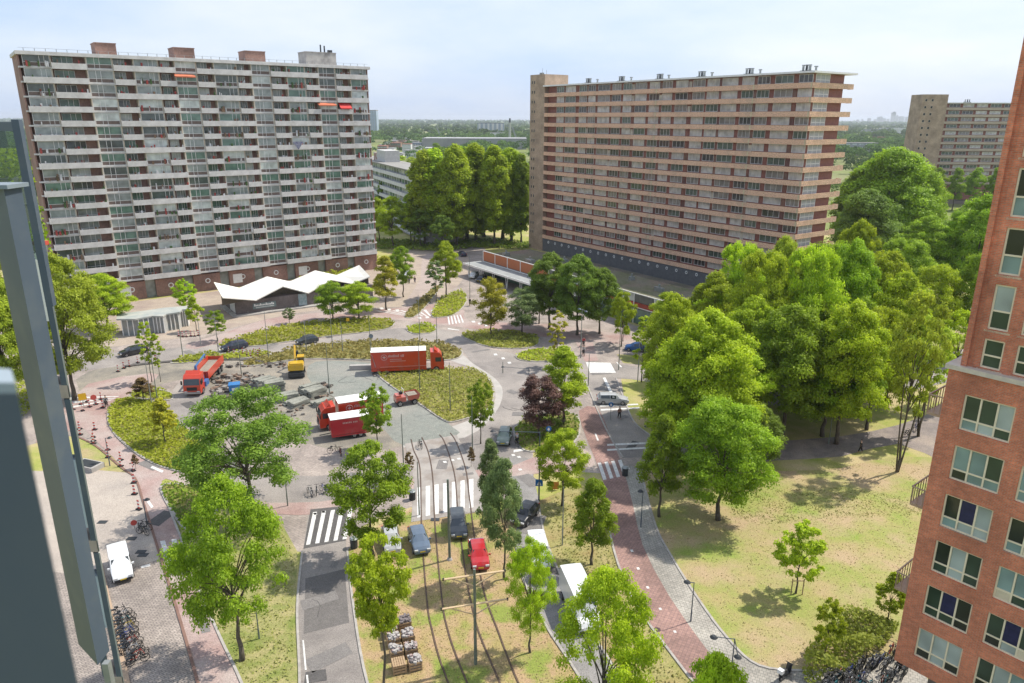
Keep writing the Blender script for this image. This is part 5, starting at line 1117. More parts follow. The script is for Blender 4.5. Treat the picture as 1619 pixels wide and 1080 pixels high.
def lorry_cab(o, x, pm, H_=3.35, W=2.45, Lc=2.2):
    """cab with its front face at x, looking towards +x"""
    b = MB(); pr = [(x - Lc, .55), (x - .05, .45), (x, 1.2), (x - .08, 1.75), (x - .35, 2.75), (x - .8, H_), (x - Lc, H_ + .1)]
    k = len(pr); vs = [(px_, -W / 2, z) for px_, z in pr] + [(px_, W / 2, z) for px_, z in pr]
    b.add(vs, [tuple(range(k)), tuple(range(k, 2 * k))[::-1]] + [(i, k + i, k + (i + 1) % k, (i + 1) % k) for i in range(k)]); b.build('cab', pm, o)
    q = MB(); q.add([(x - .06, -W * .46, 1.8), (x - .06, W * .46, 1.8), (x - .33, W * .44, 2.68), (x - .33, -W * .44, 2.68), (x - .1, -W * .46, 1.8), (x - .1, W * .46, 1.8)], [(0, 1, 2, 3)]); q.build('windscreen', M_['glass'], o)
    for s_ in (-1, 1):
        q = MB(); q.cbox(x - .95, s_ * W / 2, 2.15, .95, .05, .75); q.build('side_window', M_['glass'], o)
        q = MB(); q.cbox(x + .02, s_ * W * .36, .8, .08, .4, .22); q.build('headlight', M_['lampglass'], o)
        q = MB(); q.cbox(x - .1, s_ * (W / 2 + .2), 2.2, .12, .22, .6); q.build('mirror', M_['black'], o)
    q = MB(); q.cbox(x - .0, 0, .62, .14, W * .98, .3); q.build('bumper', M_['chrome'], o); q = MB(); q.cbox(x + .01, 0, 1.25, .05, W * .6, .5); q.build('grille', M_['black'], o)
    q = MB(); q.add([(x - .5, -W * .42, H_ - .4), (x - .5, W * .42, H_ - .4), (x - 1.5, W * .42, H_ + .5), (x - 1.5, -W * .42, H_ + .5), (x - 1.7, -W * .42, H_), (x - 1.7, W * .42, H_)], [(0, 1, 2, 3), (3, 2, 5, 4), (0, 3, 4), (1, 5, 2)]); q.build('wind_deflector', pm, o)
def cargo(o, x0, x1, pm, z0=1.1, z1=3.75, W=2.5, sgn=1, mark=True):
    b = MB(); b.box(x0, x1, -W / 2, W / 2, z0, z1); b.build('cargo_box', pm, o); b = MB(); b.box(x0 - .02, x1 + .02, -W / 2 - .02, W / 2 + .02, z1, z1 + .06); b.build('box_roof', M_['white'], o)
    b = MB(); b.box(x0, x1, -W / 2 + .3, W / 2 - .3, .75, z0 - .01); b.build('chassis', M_['darksteel'], o)
    b = MB(); b.box(x0, x1, -W / 2, -W / 2 + .05, .5, z0 - .05); b.box(x0, x1, W / 2 - .05, W / 2, .5, z0 - .05); b.build('side_skirt', pm, o)
    if mark:
        m_ = mat('pale_pink_lettering', (.62, .42, .40), rough=.5); Ln = x1 - x0
        for s_ in (-1, 1):
            y = s_ * (W / 2 + .012); b = MB(); cx_ = x0 + Ln * .24 if s_ < 0 else x1 - Ln * .24; cz = z0 + (z1 - z0) * .68; rad = (z1 - z0) * .17
            b.ring((cx_, y, cz), rad, .035, 16, 'y'); b.cbox(cx_, y, cz, rad * 1.1, .02, .09); b.cbox(cx_, y, cz, .09, .018, rad * 1.2); b.cbox(cx_, y, cz, rad * .8, .016, rad * .5)
            b.build('emblem', m_, o, kind=None)
            r_ = random.Random(11); b = MB(); t = 0
            while t < Ln * .28:
                if not (abs(t - Ln * .2) < .12):
                    h = .34 + r_.choice((0, 0, .1)); xx = (cx_ - s_ * 0 + (rad + .25 + t) * (1 if s_ < 0 else -1)); b.cbox(xx, y, cz + .16 + h / 2 - .17, .10, .02, h)
                t += .2
            for row, nn_ in ((-.38, 12), (-.68, 16)):
                for i in range(nn_): xx = cx_ + (rad + .5 + i * .16) * (1 if s_ < 0 else -1); b.cbox(xx, y, cz + row, .08, .02, .15)
            b.build('lettering', m_, o, kind='stuff')
            b = MB(); b.cbox((x0 + x1) / 2 + Ln * .08, y, z0 + .28, Ln * .84, .02, .05); xs = x0 + .1
            b.add([(xs, y, z1 - .3), (xs + .1, y, z1 - .3), (x0 + Ln * .09, y, z0 + .3), (x0 + Ln * .08 - .05, y, z0 + .26), ], [(0, 1, 2, 3), (3, 2, 1, 0)]); b.build('white_stripe', m_, o)
# box lorry on the inner ring
c, a, Ln = ang((702, 584), (588, 589)); o = thing('box_lorry', 'red articulated box lorry with white roof parked on the works road', 'lorry', (c.x, c.y, .04), a, 'red works lorries'); h_ = Ln / 2
cargo(o, -h_, h_ - 2.9, P['lred'], .95, 3.75); lorry_cab(o, h_, P['lred'])
for x in (-h_ + 1.2, -h_ + 2.5, h_ - 1.3, h_ - 3.6):
    for s_ in (-1, 1): wheel(o, x, s_ * 1.08, .5, .3)
c, a, Ln = ang((504, 678), (606, 662)); o = thing('box_lorry', 'red box lorry with lowered nose facing the rubble, partly behind a small tree', 'lorry', (c.x, c.y, .04), a, 'red works lorries'); h_ = Ln / 2
cargo(o, -h_ + .2, h_ - 2.6, P['lred'], 1.0, 3.6, mark=True); lorry_cab(o, h_, P['lred'], 3.2)
for x in (-h_ + 1.6, h_ - 1.3):
    for s_ in (-1, 1): wheel(o, x, s_ * 1.08, .5, .3)
c, a, Ln = ang((523, 693), (584, 684)); o = thing('box_trailer', 'crimson box trailer with white roof in front of the second lorry', 'trailer', (c.x, c.y, .04), a, 'red works lorries'); h_ = Ln / 2
cargo(o, -h_, h_, P['dred'], .75, 2.9, 2.3, mark=False)
m_ = mat('pale_pink_lettering', (.62, .42, .40)); b = MB()
for i in range(9): b.cbox(-.8 + i * .2 + (.15 if i > 2 else 0), 1.165, 2.3, .12, .02, .2)
b.build('lettering', m_, o, kind='stuff')
b = MB(); b.tube((h_, 0, .7), (h_ + 1.4, 0, .6), .06); b.build('drawbar', M_['darksteel'], o)
for x in (-h_ + 1.3, -h_ + 2.1):
    for s_ in (-1, 1): wheel(o, x, s_ * .95, .36, .2)
# tipper lorry with crane
c, a, Ln = ang((305, 628), (343, 584)); o = thing('tipper_lorry', 'red tipper lorry with open loading bed and folded blue crane', 'lorry', (c.x, c.y, .04), a, 'red works lorries'); h_ = Ln / 2
lorry_cab(o, h_, P['lred'], 3.2)
b = MB(); b.box(-h_, h_ - 4.2, -1.2, 1.2, 1.2, 1.35); b.box(-h_, h_ - 4.2, -1.25, -1.15, 1.35, 2.5); b.box(-h_, h_ - 4.2, 1.15, 1.25, 1.35, 2.5); b.box(-h_, -h_ + .1, -1.15, 1.15, 1.35, 2.3); b.box(h_ - 4.3, h_ - 4.2, -1.15, 1.15, 1.35, 2.5); b.build('tipper_body', P['lred'], o)
b = MB(); b.box(-h_, h_ - 2.2, -.5, .5, .8, 1.18); b.build('chassis', M_['darksteel'], o); b = MB(); b.box(-h_ + .3, h_ - 4.6, -1.05, 1.05, 1.36, 1.75); b.build('load', works_m, o)
b = MB(); b.cbox(h_ - 3.2, 0, 1.5, .9, 1.6, 1.4); b.tube((h_ - 3.2, 0, 2.0), (h_ - 3.3, -.2, 3.7), .2); b.tube((h_ - 3.3, -.2, 3.7), (-h_ + 2.5, -.9, 3.4), .16); b.tube((-h_ + 2.5, -.9, 3.4), (-h_ + 1.2, -1.3, 2.2), .12); b.build('crane_arm', P['lblue'], o)
b = MB(); b.cbox(h_ - 2.9, 1.2, 1.2, 1.5, .5, .8); b.build('tool_box', P['lblue'], o)
for x in (-h_ + 1.2, -h_ + 2.5, h_ - 1.3):
    for s_ in (-1, 1): wheel(o, x, s_ * 1.08, .5, .3)
# wheeled excavator
c, a, Ln = ang((468, 604), (472, 582)); o = thing('wheeled_excavator', 'yellow wheeled excavator standing on the bare works yard', 'excavator', (c.x, c.y, .03), a)
b = MB(); b.box(-1.6, 1.7, -1.0, 1.0, .7, 1.15); b.box(1.7, 2.1, -1.2, 1.2, .3, .95); b.build('undercarriage', M_['darksteel'], o)
b = MB(); b.box(-.4, 1.8, -1.2, 1.2, 1.3, 2.2); b.box(.1, 1.7, -.9, 1.1, 2.2, 2.45); b.box(-1.5, -.3, -1.2, -.2, 1.3, 1.8); b.build('engine_body', P['yellow'], o)
b = MB(); b.box(-1.4, -.1, .2, 1.2, 1.4, 2.9); b.build('cab', M_['glass'], o); b = MB(); b.box(-1.45, -.05, .15, 1.25, 2.9, 3.0); b.build('cab_roof', P['yellow'], o)
b = MB(); b.tube((-.9, -.3, 1.6), (-2.6, -.3, 4.2), .2, .17); b.tube((-2.6, -.3, 4.2), (-4.2, -.3, 2.6), .16, .12); b.build('boom', P['yellow'], o); b = MB(); b.box(-4.6, -4.0, -.7, .1, 1.9, 2.7); b.build('bucket', M_['darksteel'], o)
for x in (-1.1, 1.2):
    for s_ in (-1, 1): wheel(o, x, s_ * 1.05, .5, .4)
# small red compactor
c, a, Ln = ang((655, 636), (630, 640)); o = thing('site_dumper', 'small red site dumper with load on the gravel beside the planting bed', 'dumper', (c.x, c.y, .04), a)
lr = paint('faded_red', (.52, .12, .08))
b = MB(); b.add([(.1, -.8, .7), (1.6, -1, .8), (1.6, 1, .8), (.1, .8, .7), (-.1, -1, 1.5), (1.8, -1.1, 1.6), (1.8, 1.1, 1.6), (-.1, 1, 1.5)], [(0, 1, 5, 4), (1, 2, 6, 5), (2, 3, 7, 6), (3, 0, 4, 7), (3, 2, 1, 0)]); b.build('skip', lr, o)
b = MB(); b.box(.1, 1.55, -.9, .9, 1.1, 1.4); b.build('load', works_m, o)
b = MB(); b.box(-1.7, -.2, -.75, .75, .6, 1.3); b.box(-1.6, -.9, -.6, .6, 1.3, 1.6); b.build('body', lr, o); b = MB(); b.tube((-.5, -.5, 1.3), (-.5, -.5, 2.4), .04); b.tube((-.5, .5, 1.3), (-.5, .5, 2.4), .04); b.tube((-.5, -.5, 2.4), (-.5, .5, 2.4), .04); b.build('roll_bar', M_['white'], o); b = MB(); b.cbox(-.8, 0, 1.75, .4, .5, .35); b.build('seat', M_['black'], o)
for x in (-1.2, 1.0):
    for s_ in (-1, 1): wheel(o, x, s_ * .85, .42, .35)
# blue site box, pale steel plate, rubble and stacks of concrete slabs
X, Y = at(372, 622); o = thing('site_skip', 'bright blue steel site box among the rubble', 'container', (X, Y, .02), .3)
b = MB(); b.add([(-.65, -.6, 0), (.65, -.6, 0), (.65, .6, 0), (-.65, .6, 0), (-.8, -.75, 1.5), (.8, -.75, 1.5), (.8, .75, 1.5), (-.8, .75, 1.5)], [(0, 1, 5, 4), (1, 2, 6, 5), (2, 3, 7, 6), (3, 0, 4, 7), (4, 5, 6, 7)]); b.build('box', P['cont'], o); b = MB(); b.box(-.35, .35, -.78, -.74, .7, 1.1); b.build('pale_panel', M_['white'], o); b = MB(); b.box(-.82, .82, -.77, .77, 1.5, 1.6); b.build('lid', P['cont'], o)
X, Y = at(578, 584); o = thing('concrete_barrier', 'pale concrete barrier lying behind the red articulated lorry', 'barrier', (X, Y, .02), .1); b = MB(); b.prism([(-2.6, -.4), (2.6, -.4), (2.4, .3), (-2.4, .3)], 0, .8); b.build('block', M_['concrete'], o)
slab = MB(); slab.box(-1.4, 1.4, -.42, .42, 0, .26); slab = slab.mesh('slab', mat('weathered_slab', (.30, .30, .25), (.2, .2, .17), 1.5, .9, fine=6))
rr_ = random.Random(4)
for px, py, ly, n_, lb in ((436, 622, 7, 3, 'tallest stack of grey concrete slabs by the excavator'), (422, 612, 5, 3, 'stack of slabs leaning behind the tallest one'), (458, 634, 4, 3, 'low stack of slabs between the two bigger ones'), (474, 642, 3, 3, 'low slab stack closest to the red lorry cab'), (502, 628, 5, 3, 'broken slab heap with white dust on top'), (512, 640, 3, 2, 'slabs lying beside the red lorry cab'), (492, 618, 4, 2, 'slab stack behind the dusty heap')):
    X, Y = at(px, py); o = thing('slab_stack', lb, 'slab stack', (X, Y, .02), R(38) + rr_.uniform(-.2, .2), 'stacks of concrete slabs')
    for k in range(ly):
        for i in range(n_ - (k == ly - 1)): put(slab, 'slab', o, (rr_.uniform(-.2, .2), i * .9 + rr_.uniform(-.05, .05), .27 * k), rr_.uniform(-.08, .08))
def rubble(px0, px1, py0, py1, n, smax, m, seed):
    rs = np.random.RandomState(seed); b = MB()
    for i in range(n):
        x, y = at(rs.uniform(px0, px1), rs.uniform(py0, py1)); s_ = rs.uniform(.2, 1) ** 2 * smax + .1
        b.cbox(x, y, s_ * .3, s_, s_ * rs.uniform(.4, 1), s_ * rs.uniform(.3, .8), rs.randint(3), rs.uniform(0, 3), T=None)
    b.build('rubble', m, kind='stuff')
rub = [mat('rubble_grey', (.27, .25, .22)), mat('rubble_brown', (.2, .14, .1)), mat('rubble_dark', (.09, .08, .07))]
rubble(335, 366, 596, 634, 150, .8, rub, 1); rubble(366, 430, 592, 612, 170, .7, rub, 2); rubble(480, 525, 608, 640, 120, .7, rub, 3); rubble(395, 480, 630, 660, 90, .4, rub, 4); rubble(350, 470, 572, 582, 60, .6, rub, 5); rubble(590, 640, 584, 600, 60, .35, rub, 6)
# rows of clay and stone crates on the tram verge
stone = [mat('pale_cobble', (.45, .42, .40), (.3, .28, .27), 3), mat('dark_cobble', (.2, .17, .17)), mat('pinkish_cobble', (.4, .3, .28))]
ci = 0
for (px, py), kind, lb in (((631, 1060), 'wood', 'empty timber pallet crate closest to the viewer'), ((627, 1038), 'st', 'crate of pale cobbles next to the empty timber one'), ((622, 1018), 'st', 'crate of pale cobbles third along the near row'), ((618, 1003), 'flat', 'grey crate with flat slabs ending the near row'), ((656, 1055), 'st', 'crate of pale cobbles first along the second row'), ((650, 1034), 'st', 'crate of mixed cobbles second along the second row'), ((645, 1014), 'st', 'crate of mixed cobbles third along the second row'), ((640, 992), 'dark', 'crate with dark reddish stones ending the second row')):
    X, Y = at(px, py); o = thing('stone_crate', lb, 'crate', (X, Y, .02), R(18), 'crates of stones on the tram verge')
    b = MB()
    for z in (.1, .35, .6): b.box(-.5, .5, -.5, -.46, z, z + .16); b.box(-.5, .5, .46, .5, z, z + .16); b.box(-.5, -.46, -.46, .46, z, z + .16); b.box(.46, .5, -.46, .46, z, z + .16)
    for sx in (-.45, .45):
        for sy in (-.45, .45): b.box(sx - .04, sx + .04, sy - .04, sy + .04, 0, .8)
    if kind == 'wood':
        for i in range(6): b.box(-.5 + i * .17, -.36 + i * .17, -.5, .5, .78, .82)
    b.build('crate_frame', M_['wood'], o)
    if kind != 'wood':
        rs = np.random.RandomState(ci); b = MB(); ci += 1
        for i in range(46): b.cbox(rs.uniform(-.42, .42), rs.uniform(-.42, .42), rs.uniform(.68, .9), *(rs.uniform(.12, .24, 3)), 1 if kind == 'dark' else (0 if rs.rand() < .6 else rs.randint(3)), rs.uniform(0, 3))
        b.box(-.45, .45, -.45, .45, .05, .66, 1); b.build('stones', stone, o, kind='stuff')

# ------------------------------------------------------------------ street furniture
def lamp(px, py, top, arms, label, m='greenpole', r=.07, name='street_lamp', cat='street lamp', group='street lamps and poles'):
    X, Y = at(px, py); h = zat(X, Y, top); o = thing(name, label, cat, (X, Y, 0), 0, group)
    b = MB(); b.tube((0, 0, 0), (0, 0, h * .3), r * 1.25, r * 1.25, 8); b.tube((0, 0, h * .3), (0, 0, h), r, r * .7, 8); b.build('pole', M_[m], o)
    for an, ln, dz in arms:
        dx, dy = math.cos(R(an)) * ln, math.sin(R(an)) * ln
        b = MB(); b.tube((0, 0, h - .05), (dx, dy, h + dz), .035, .03, 6); b.build('arm', M_[m], o)
        b = MB(); q = (dx, dy, h + dz); M2 = Matrix.Translation(q) @ Matrix.Rotation(R(an), 4, 'Z')
        b.tube((q[0], q[1], q[2] - .06), (q[0], q[1], q[2] + .1), .30, .14, 12); b.build('lamp_head', M_['slate'] if m == 'steel' else M_['darksteel'], o)
    if not arms and cat == 'street lamp':
        b = MB(); b.tube((0, 0, h - .05), (0, 0, h + .12), .26, .16, 12); b.build('lamp_head', M_['darksteel'], o)
    return o
lamp(1092, 983, 921, [(170, .55, 0)], 'short lamp with one round head standing in the grey footpath', 'slate', .05)
lamp(1156, 1062, 1010, [(165, 1.5, -.15), (-20, .35, -1.5)], 'lamp with two round heads at the footpath bend', 'slate', .05)
lamp(1013, 834, 777, [(160, .25, 0)], 'lamp at the cycle path near the slim bare trunked tree', 'slate', .05)
lamp(1028, 718, 674, [(180, .7, .0)], 'lamp beside the lower zebra crossing of the side road', 'slate', .05)
lamp(174, 737, 692, [(10, .5, 0)], 'lamp at the bend of the left cycle path by the dry corner', 'slate', .05)
lamp(232, 826, 789, [(0, .4, 0)], 'lamp beside the leaning bicycles at the yard edge', 'slate', .05)
lamp(918, 566, 489, [(150, .5, 0), (-20, .7, -.3)], 'tall double headed lamp at the red crossing by the shops', 'steel', .08)
lamp(836, 618, 583, [(172, 4.0, .1)], 'lamp with a long arm reaching over the ring road', 'slate', .06)
lamp(852, 792, 683, [(180, 5.0, .1)], 'tall pole with long thin arm over the purple tree bed', 'slate', .07)
lamp(1150, 1, 1, [], 'x') if False else None
for px, py, top, lb in ((425, 568, 491, 'thin pole in the planting before the pavilion'), (526, 553, 478, 'pale thick pole among the far planting bed'), (521, 622, 542, 'dark pole on the green grey gravel'), (542, 558, 508, 'short thin pole in the rusty planting'), (588, 590, 498, 'pole with a round sign at the rear of the red lorry'), (664, 545, 466, 'thin pole where the plaza path starts'), (664, 618, 538, 'pole rising in front of the red lorry side'), (691, 546, 500, 'pole in the small round bed'), (712, 650, 573, 'slim pole in the big planting bed'), (289, 562, 500, 'dark leaning pole before the kiosk'), (346, 561, 492, 'pale pole beside the small round tree'), (382, 594, 530, 'grey pole on the works yard near the slabs'), (318, 548, 500, 'thin pole between the kiosk trees'), (638, 735, 655, 'dark pole beside the tram tracks and gravel'), (747, 715, 625, 'green grey pole by the small platform tree'), (663, 815, 730, 'pole at the tram crossing edge'), (455, 800, 740, 'pole behind the leafy tree by the zebra'), (774, 832, 740, 'thin pole with shadow in the green verge'), (889, 862, 770, 'thin pole in the verge beside the red path'), (410, 1010, 960, 'short post on the left verge'), (930, 610, 560, 'post with a dark sign at the white zebra'), (795, 590, 572, 'short post with dark sign on the ring inner kerb'), (1310, 702, 655, 'small lamp in the park grass'), (240, 640, 560, 'thin pole beside the rusty bush tree'), (250, 640, 540, 'slim pole in the yellow bed corner'), (978, 585, 500, 'slim pole by the grass strip'), (1008, 604, 510, 'pole next to the thin trunked young tree'), (743, 470, 405, 'pole near the shop canopy corner'), (485, 560, 505, 'thin pole behind the grey car')):
    lamp(px, py, top, [], lb, 'steel' if 'pale' in lb or 'thin' in lb else 'greenpole', .06, 'pole', 'pole')
# overhead line masts of the tram
X, Y = at(752, 1050); o = thing('tram_mast', 'green grey tram mast with two pairs of timber coloured cross arms', 'mast', (X, Y, 0), R(14), 'tram masts'); h = zat(X, Y, 900)
b = MB(); b.tube((0, 0, 0), (0, 0, h), .13, .10, 8); b.build('pole', M_['greenpole'], o); tb = mat('pale_timber_arm', (.7, .52, .32), rough=.7)
for z, w_ in ((h - .5, 2.3), (h - 3.0, 2.5)):
    b = MB(); b.tube((-w_, 0, z), (w_, 0, z), .075); b.tube((-w_ * .75, 0, z - .03), (-.08, 0, z - .9), .05); b.tube((w_ * .75, 0, z - .03), (.08, 0, z - .9), .05); b.build('cross_arm', tb, o)
    b = MB(); b.cbox(-w_, 0, z, .12, .12, .2); b.cbox(w_, 0, z, .12, .12, .2); b.build('insulator', M_['black'], o)
X, Y = at(711, 885); o = thing('tram_mast', 'plain dark tram mast between the grey people carrier and blue grey car', 'mast', (X, Y, 0), 0, 'tram masts'); h = zat(X, Y, 758); b = MB(); b.tube((0, 0, 0), (0, 0, h), .13, .10, 8); b.build('pole', M_['greenpole'], o); b = MB(); b.tube((0, 0, 0), (0, 0, .2), .3, .2, 8); b.build('foot', M_['concrete'], o)
# three white flag masts with orange tripod feet
orm = mat('orange_steel', (.62, .24, .08), (.55, .2, .08), 3, .5)
for px, py, top, lb in ((390, 449, 304, 'orange footed mast standing nearest the kiosk'), (473, 434, 299, 'orange footed mast behind the middle of the zigzag roof'), (547, 422, 297, 'orange footed mast near the end of the zigzag roof')):
    X, Y = at(px, py); h = zat(X, Y, top); o = thing('light_mast', lb, 'mast', (X, Y, 0), .4, 'tall masts with orange tripod feet')
    b = MB(); b.tube((0, 0, h * .3), (0, 0, h), .11, .07, 6); b.build('pole', M_['white'], o)
    for k in range(3):
        a = k * 2.094; b = MB(); b.tube((math.cos(a) * .8, math.sin(a) * .8, 0), (math.cos(a) * .15, math.sin(a) * .15, h * .42), .1, .08, 6); b.build('tripod_leg', orm, o)
    b = MB(); b.tube((0, 0, h), (0, 0, h + .5), .3, .2, 8); b.build('lamp_head', M_['darksteel'], o)
# signs
sblue = mat('sign_blue', (.02, .16, .45), rough=.4); sred = mat('sign_red', (.58, .09, .07), rough=.4); syel = mat('sign_yellow', (.75, .45, .02), rough=.4)
def sign(px, py, top, shape, m, label, w_=.7):
    X, Y = at(px, py); h = zat(X, Y, top); o = thing('traffic_sign', label, 'sign', (X, Y, 0), math.atan2(Y, X) - math.pi / 2, 'traffic signs')
    b = MB(); b.tube((0, .04, 0), (0, .04, h), .035); b.build('post', M_['steel'], o); b = MB()
    if shape == 'round': b.tube((0, 0, h - w_ / 2), (0, -.03, h - w_ / 2), w_ / 2, n=18)
    else: b.box(-w_ / 2, w_ / 2, -.03, 0, h - w_, h)
    b.build('sign_plate', m, o); b = MB()
    if shape == 'round' and m is sblue: b.add([(-.08, -.045, h - .2), (.08, -.045, h - .2), (.16, -.045, h - .45), (-.16, -.045, h - .45), (0, -.045, h - .62)], [(0, 3, 2, 1), (3, 4, 2)]); b.build('arrow', M_['white'], o)
    elif m is sblue: b.add([(0, -.045, h - .1), (.26, -.045, h - w_ + .1), (-.26, -.045, h - w_ + .1)], [(0, 2, 1)]); b.build('triangle', M_['white'], o); c = MB(); c.cbox(0, -.05, h - .45, .09, .01, .3); c.build('walking_figure', M_['black'], o)
    return o
sign(965, 664, 636, 'round', sblue, 'round blue arrow sign before the silver car'); sign(867, 704, 674, 'round', sblue, 'round blue arrow sign in the purple tree bed'); sign(852, 792, 758, 'square', sblue, 'square blue pedestrian crossing sign on its post', .8)
sign(133, 645, 622, 'square', syel, 'square yellow diversion sign by the left zebra', 1.0); sign(150, 642, 624, 'round', sred, 'round red edged sign beside the yellow diversion sign', .8); sign(551, 524, 503, 'square', syel, 'yellow post sign in the planting near the green round trees', .6)
sign(588, 560, 528, 'round', mat('sign_grey', (.2, .25, .28)), 'round grey backed sign above the rusty planting', .8); sign(213, 836, 822, 'round', sred, 'small round red edged sign at the yard corner', .6); sign(877, 775, 762, 'square', mat('orange_sign', (.6, .25, .05)), 'low orange works sign beyond the pedestrian sign', .9)
# striped hazard boards
pm = MB()
for i in range(5): pm.box(-.13, .13, -.03, .0, .12 + i * .2, .32 + i * .2, i % 2)
pm = pm.mesh('striped_board', [sred, M_['white']]); fm = MB(); fm.box(-.3, .3, -.2, .2, 0, .12); fm = fm.mesh('foot', M_['black'])
HP = [(116, 648), (126, 679), (127, 688), (148, 692), (148, 698), (148, 702), (171, 712), (171, 724), (191, 728), (191, 738), (211, 745), (212, 764), (213, 782), (220, 806), (150, 680), (128, 640), (138, 636), (152, 640), (131, 650), (142, 644), (160, 632), (163, 645),
      (283, 532), (289, 533), (295, 533), (302, 532), (308, 532), (314, 531), (362, 558), (370, 562), (384, 560), (390, 562), (396, 564), (402, 561), (408, 563), (411, 560), (246, 568), (236, 570), (218, 574), (205, 580), (196, 583), (187, 588)]
for i, (px, py) in enumerate(HP):
    X, Y = at(px, py); near = 'in the line along the left cycle path' if i < 21 else ('in the row before the kiosk' if i < 27 else ('in the cluster by the dark blue car' if i < 35 else 'along the trench edge'))
    o = thing('hazard_post', 'red and white striped hazard board ' + near, 'hazard board', (X, Y, .04), rnd.uniform(-.5, .5) - .3, 'striped hazard boards ' + near); put(pm, 'striped_board', o); put(fm, 'foot', o)
# bicycles
def bike_meshes(m):
    f = MB(); A_, B2, C_, D, E_ = (-.5, 0, .34), (-.08, 0, .3), (-.25, 0, .82), (.32, 0, .85), (.52, 0, .34)
    for a, b in ((A_, B2), (A_, C_), (C_, B2), (B2, D), (C_, D), (D, E_)): f.tube(a, b, .028, n=4)
    f.tube((.32, 0, .85), (.28, 0, 1.02), .025, n=4)
    h = MB(); h.tube((.2, -.28, 1.04), (.2, .28, 1.04), .022, n=4); h.tube((.2, 0, 1.04), (.3, 0, 1.0), .022, n=4); s_ = MB(); s_.cbox(-.27, 0, .92, .28, .16, .07); s_.tube((-.25, 0, .8), (-.27, 0, .9), .02, n=4)
    r = MB(); r.box(-.75, -.32, -.08, .08, .72, .76)
    return f.mesh('frame', m), h.mesh('handlebar', M_['black']), s_.mesh('saddle', M_['black']), r.mesh('carrier', M_['darksteel'])
wmb = MB(); wmb.ring((0, 0, 0), .33, .028, 14, 'y')
for k in range(4): a = k * .785; wmb.tube((.32 * math.cos(a), 0, .32 * math.sin(a)), (-.32 * math.cos(a), 0, -.32 * math.sin(a)), .008, n=3, caps=False)
wmb = wmb.mesh('wheel', M_['rubber'])
BK = [bike_meshes(mat('bike_' + n, c, rough=.4)) for n, c in (('black', (.03, .03, .03)), ('blue', (.04, .08, .3)), ('white', (.5, .5, .5)), ('teal', (.05, .25, .28)), ('red', (.4, .04, .03)), ('yellow', (.5, .38, .04)))]
def bike(X, Y, rz, k, label, group, lean=0, parts=True):
    o = thing('bicycle', label, 'bicycle', (X, Y, .05), rz, group); o.rotation_euler = (lean, 0, rz); f, h, s_, r = BK[k]; put(f, 'frame', o)
    for x in (-.5, .52): put(wmb, 'wheel', o, (x, 0, .34))
    put(h, 'handlebar', o); put(s_, 'saddle', o)
    if parts: put(r, 'carrier', o)
    return o
CN = ('black', 'blue', 'white', 'teal', 'red', 'yellow')
al = Vector(at(201, 1060)) - Vector(at(183, 975)); al2 = math.atan2(al.y, al.x)
for i in range(17):
    t = i / 16; px, py = 192 + 26 * t, 975 + 75 * t; X, Y = at(px, py); k = (0, 2, 0, 3, 0, 5, 2, 1, 1, 0, 4, 2, 0, 2, 0, 4, 0)[i]
    bike(X + rr_.uniform(-.2, .2), Y, al2 + math.pi / 2 + rr_.uniform(-.25, .25), k, ('%s bicycle in the row parked against the yard wall' % CN[k]) if CN[k] != 'red' else ('red bicycle in the yard row, ' + ('among the blue ones' if i < 12 else 'near its end')), 'bicycles in the yard row, %s' % CN[k], rr_.uniform(-.15, .15))
for px, py, k, lb in ((226, 846, 0, 'black bicycle leaning among the pair at the yard edge'), (222, 840, 2, 'white bicycle beside the yard lamp'), (230, 838, 0, 'dark bicycle closest to the yard lamp'), (528, 716, 0, 'black bicycle by the brown trees before the trailer'), (538, 720, 4, 'red bicycle beside the black one before the trailer'), (664, 708, 0, 'dark bicycle lying near the tram gravel'), (490, 783, 2, 'white bicycle at the zebra rack'), (500, 781, 0, 'black bicycle at the zebra rack'), (512, 779, 1, 'blue bicycle at the zebra rack'), (520, 777, 0, 'dark bicycle ending the zebra rack')):
    X, Y = at(px, py); bike(X, Y, rr_.uniform(0, 3), k, lb, 'loose bicycles', .1)
for i in range(64):
    u_, v_ = rr_.random(), rr_.random(); px = 1300 + 135 * u_; py = 1082 - 62 * u_ + 58 * v_ - 6; X, Y = at(px, py); k = rr_.choice((0, 2, 2, 3, 0, 1, 4, 2, 3))
    bike(X, Y, R(-51) + math.pi / 2 + rr_.uniform(-.3, .3), k, '%s bicycle in the crowded rack under the brick tower' % CN[k], 'bicycles crowded under the tower, %s' % CN[k], rr_.uniform(-.2, .2), False)
for i, (px, py, lb) in enumerate(((1432, 690, 'dark bicycle leaning at the airy tree with several stems'), (1440, 684, 'second dark bicycle leaning behind the airy tree'), (1446, 680, 'bicycle with blue frame leaning by the park path'))):
    X, Y = at(px, py); bike(X, Y, .5 + i * .4, (0, 0, 1)[i], lb, 'loose bicycles', .15)
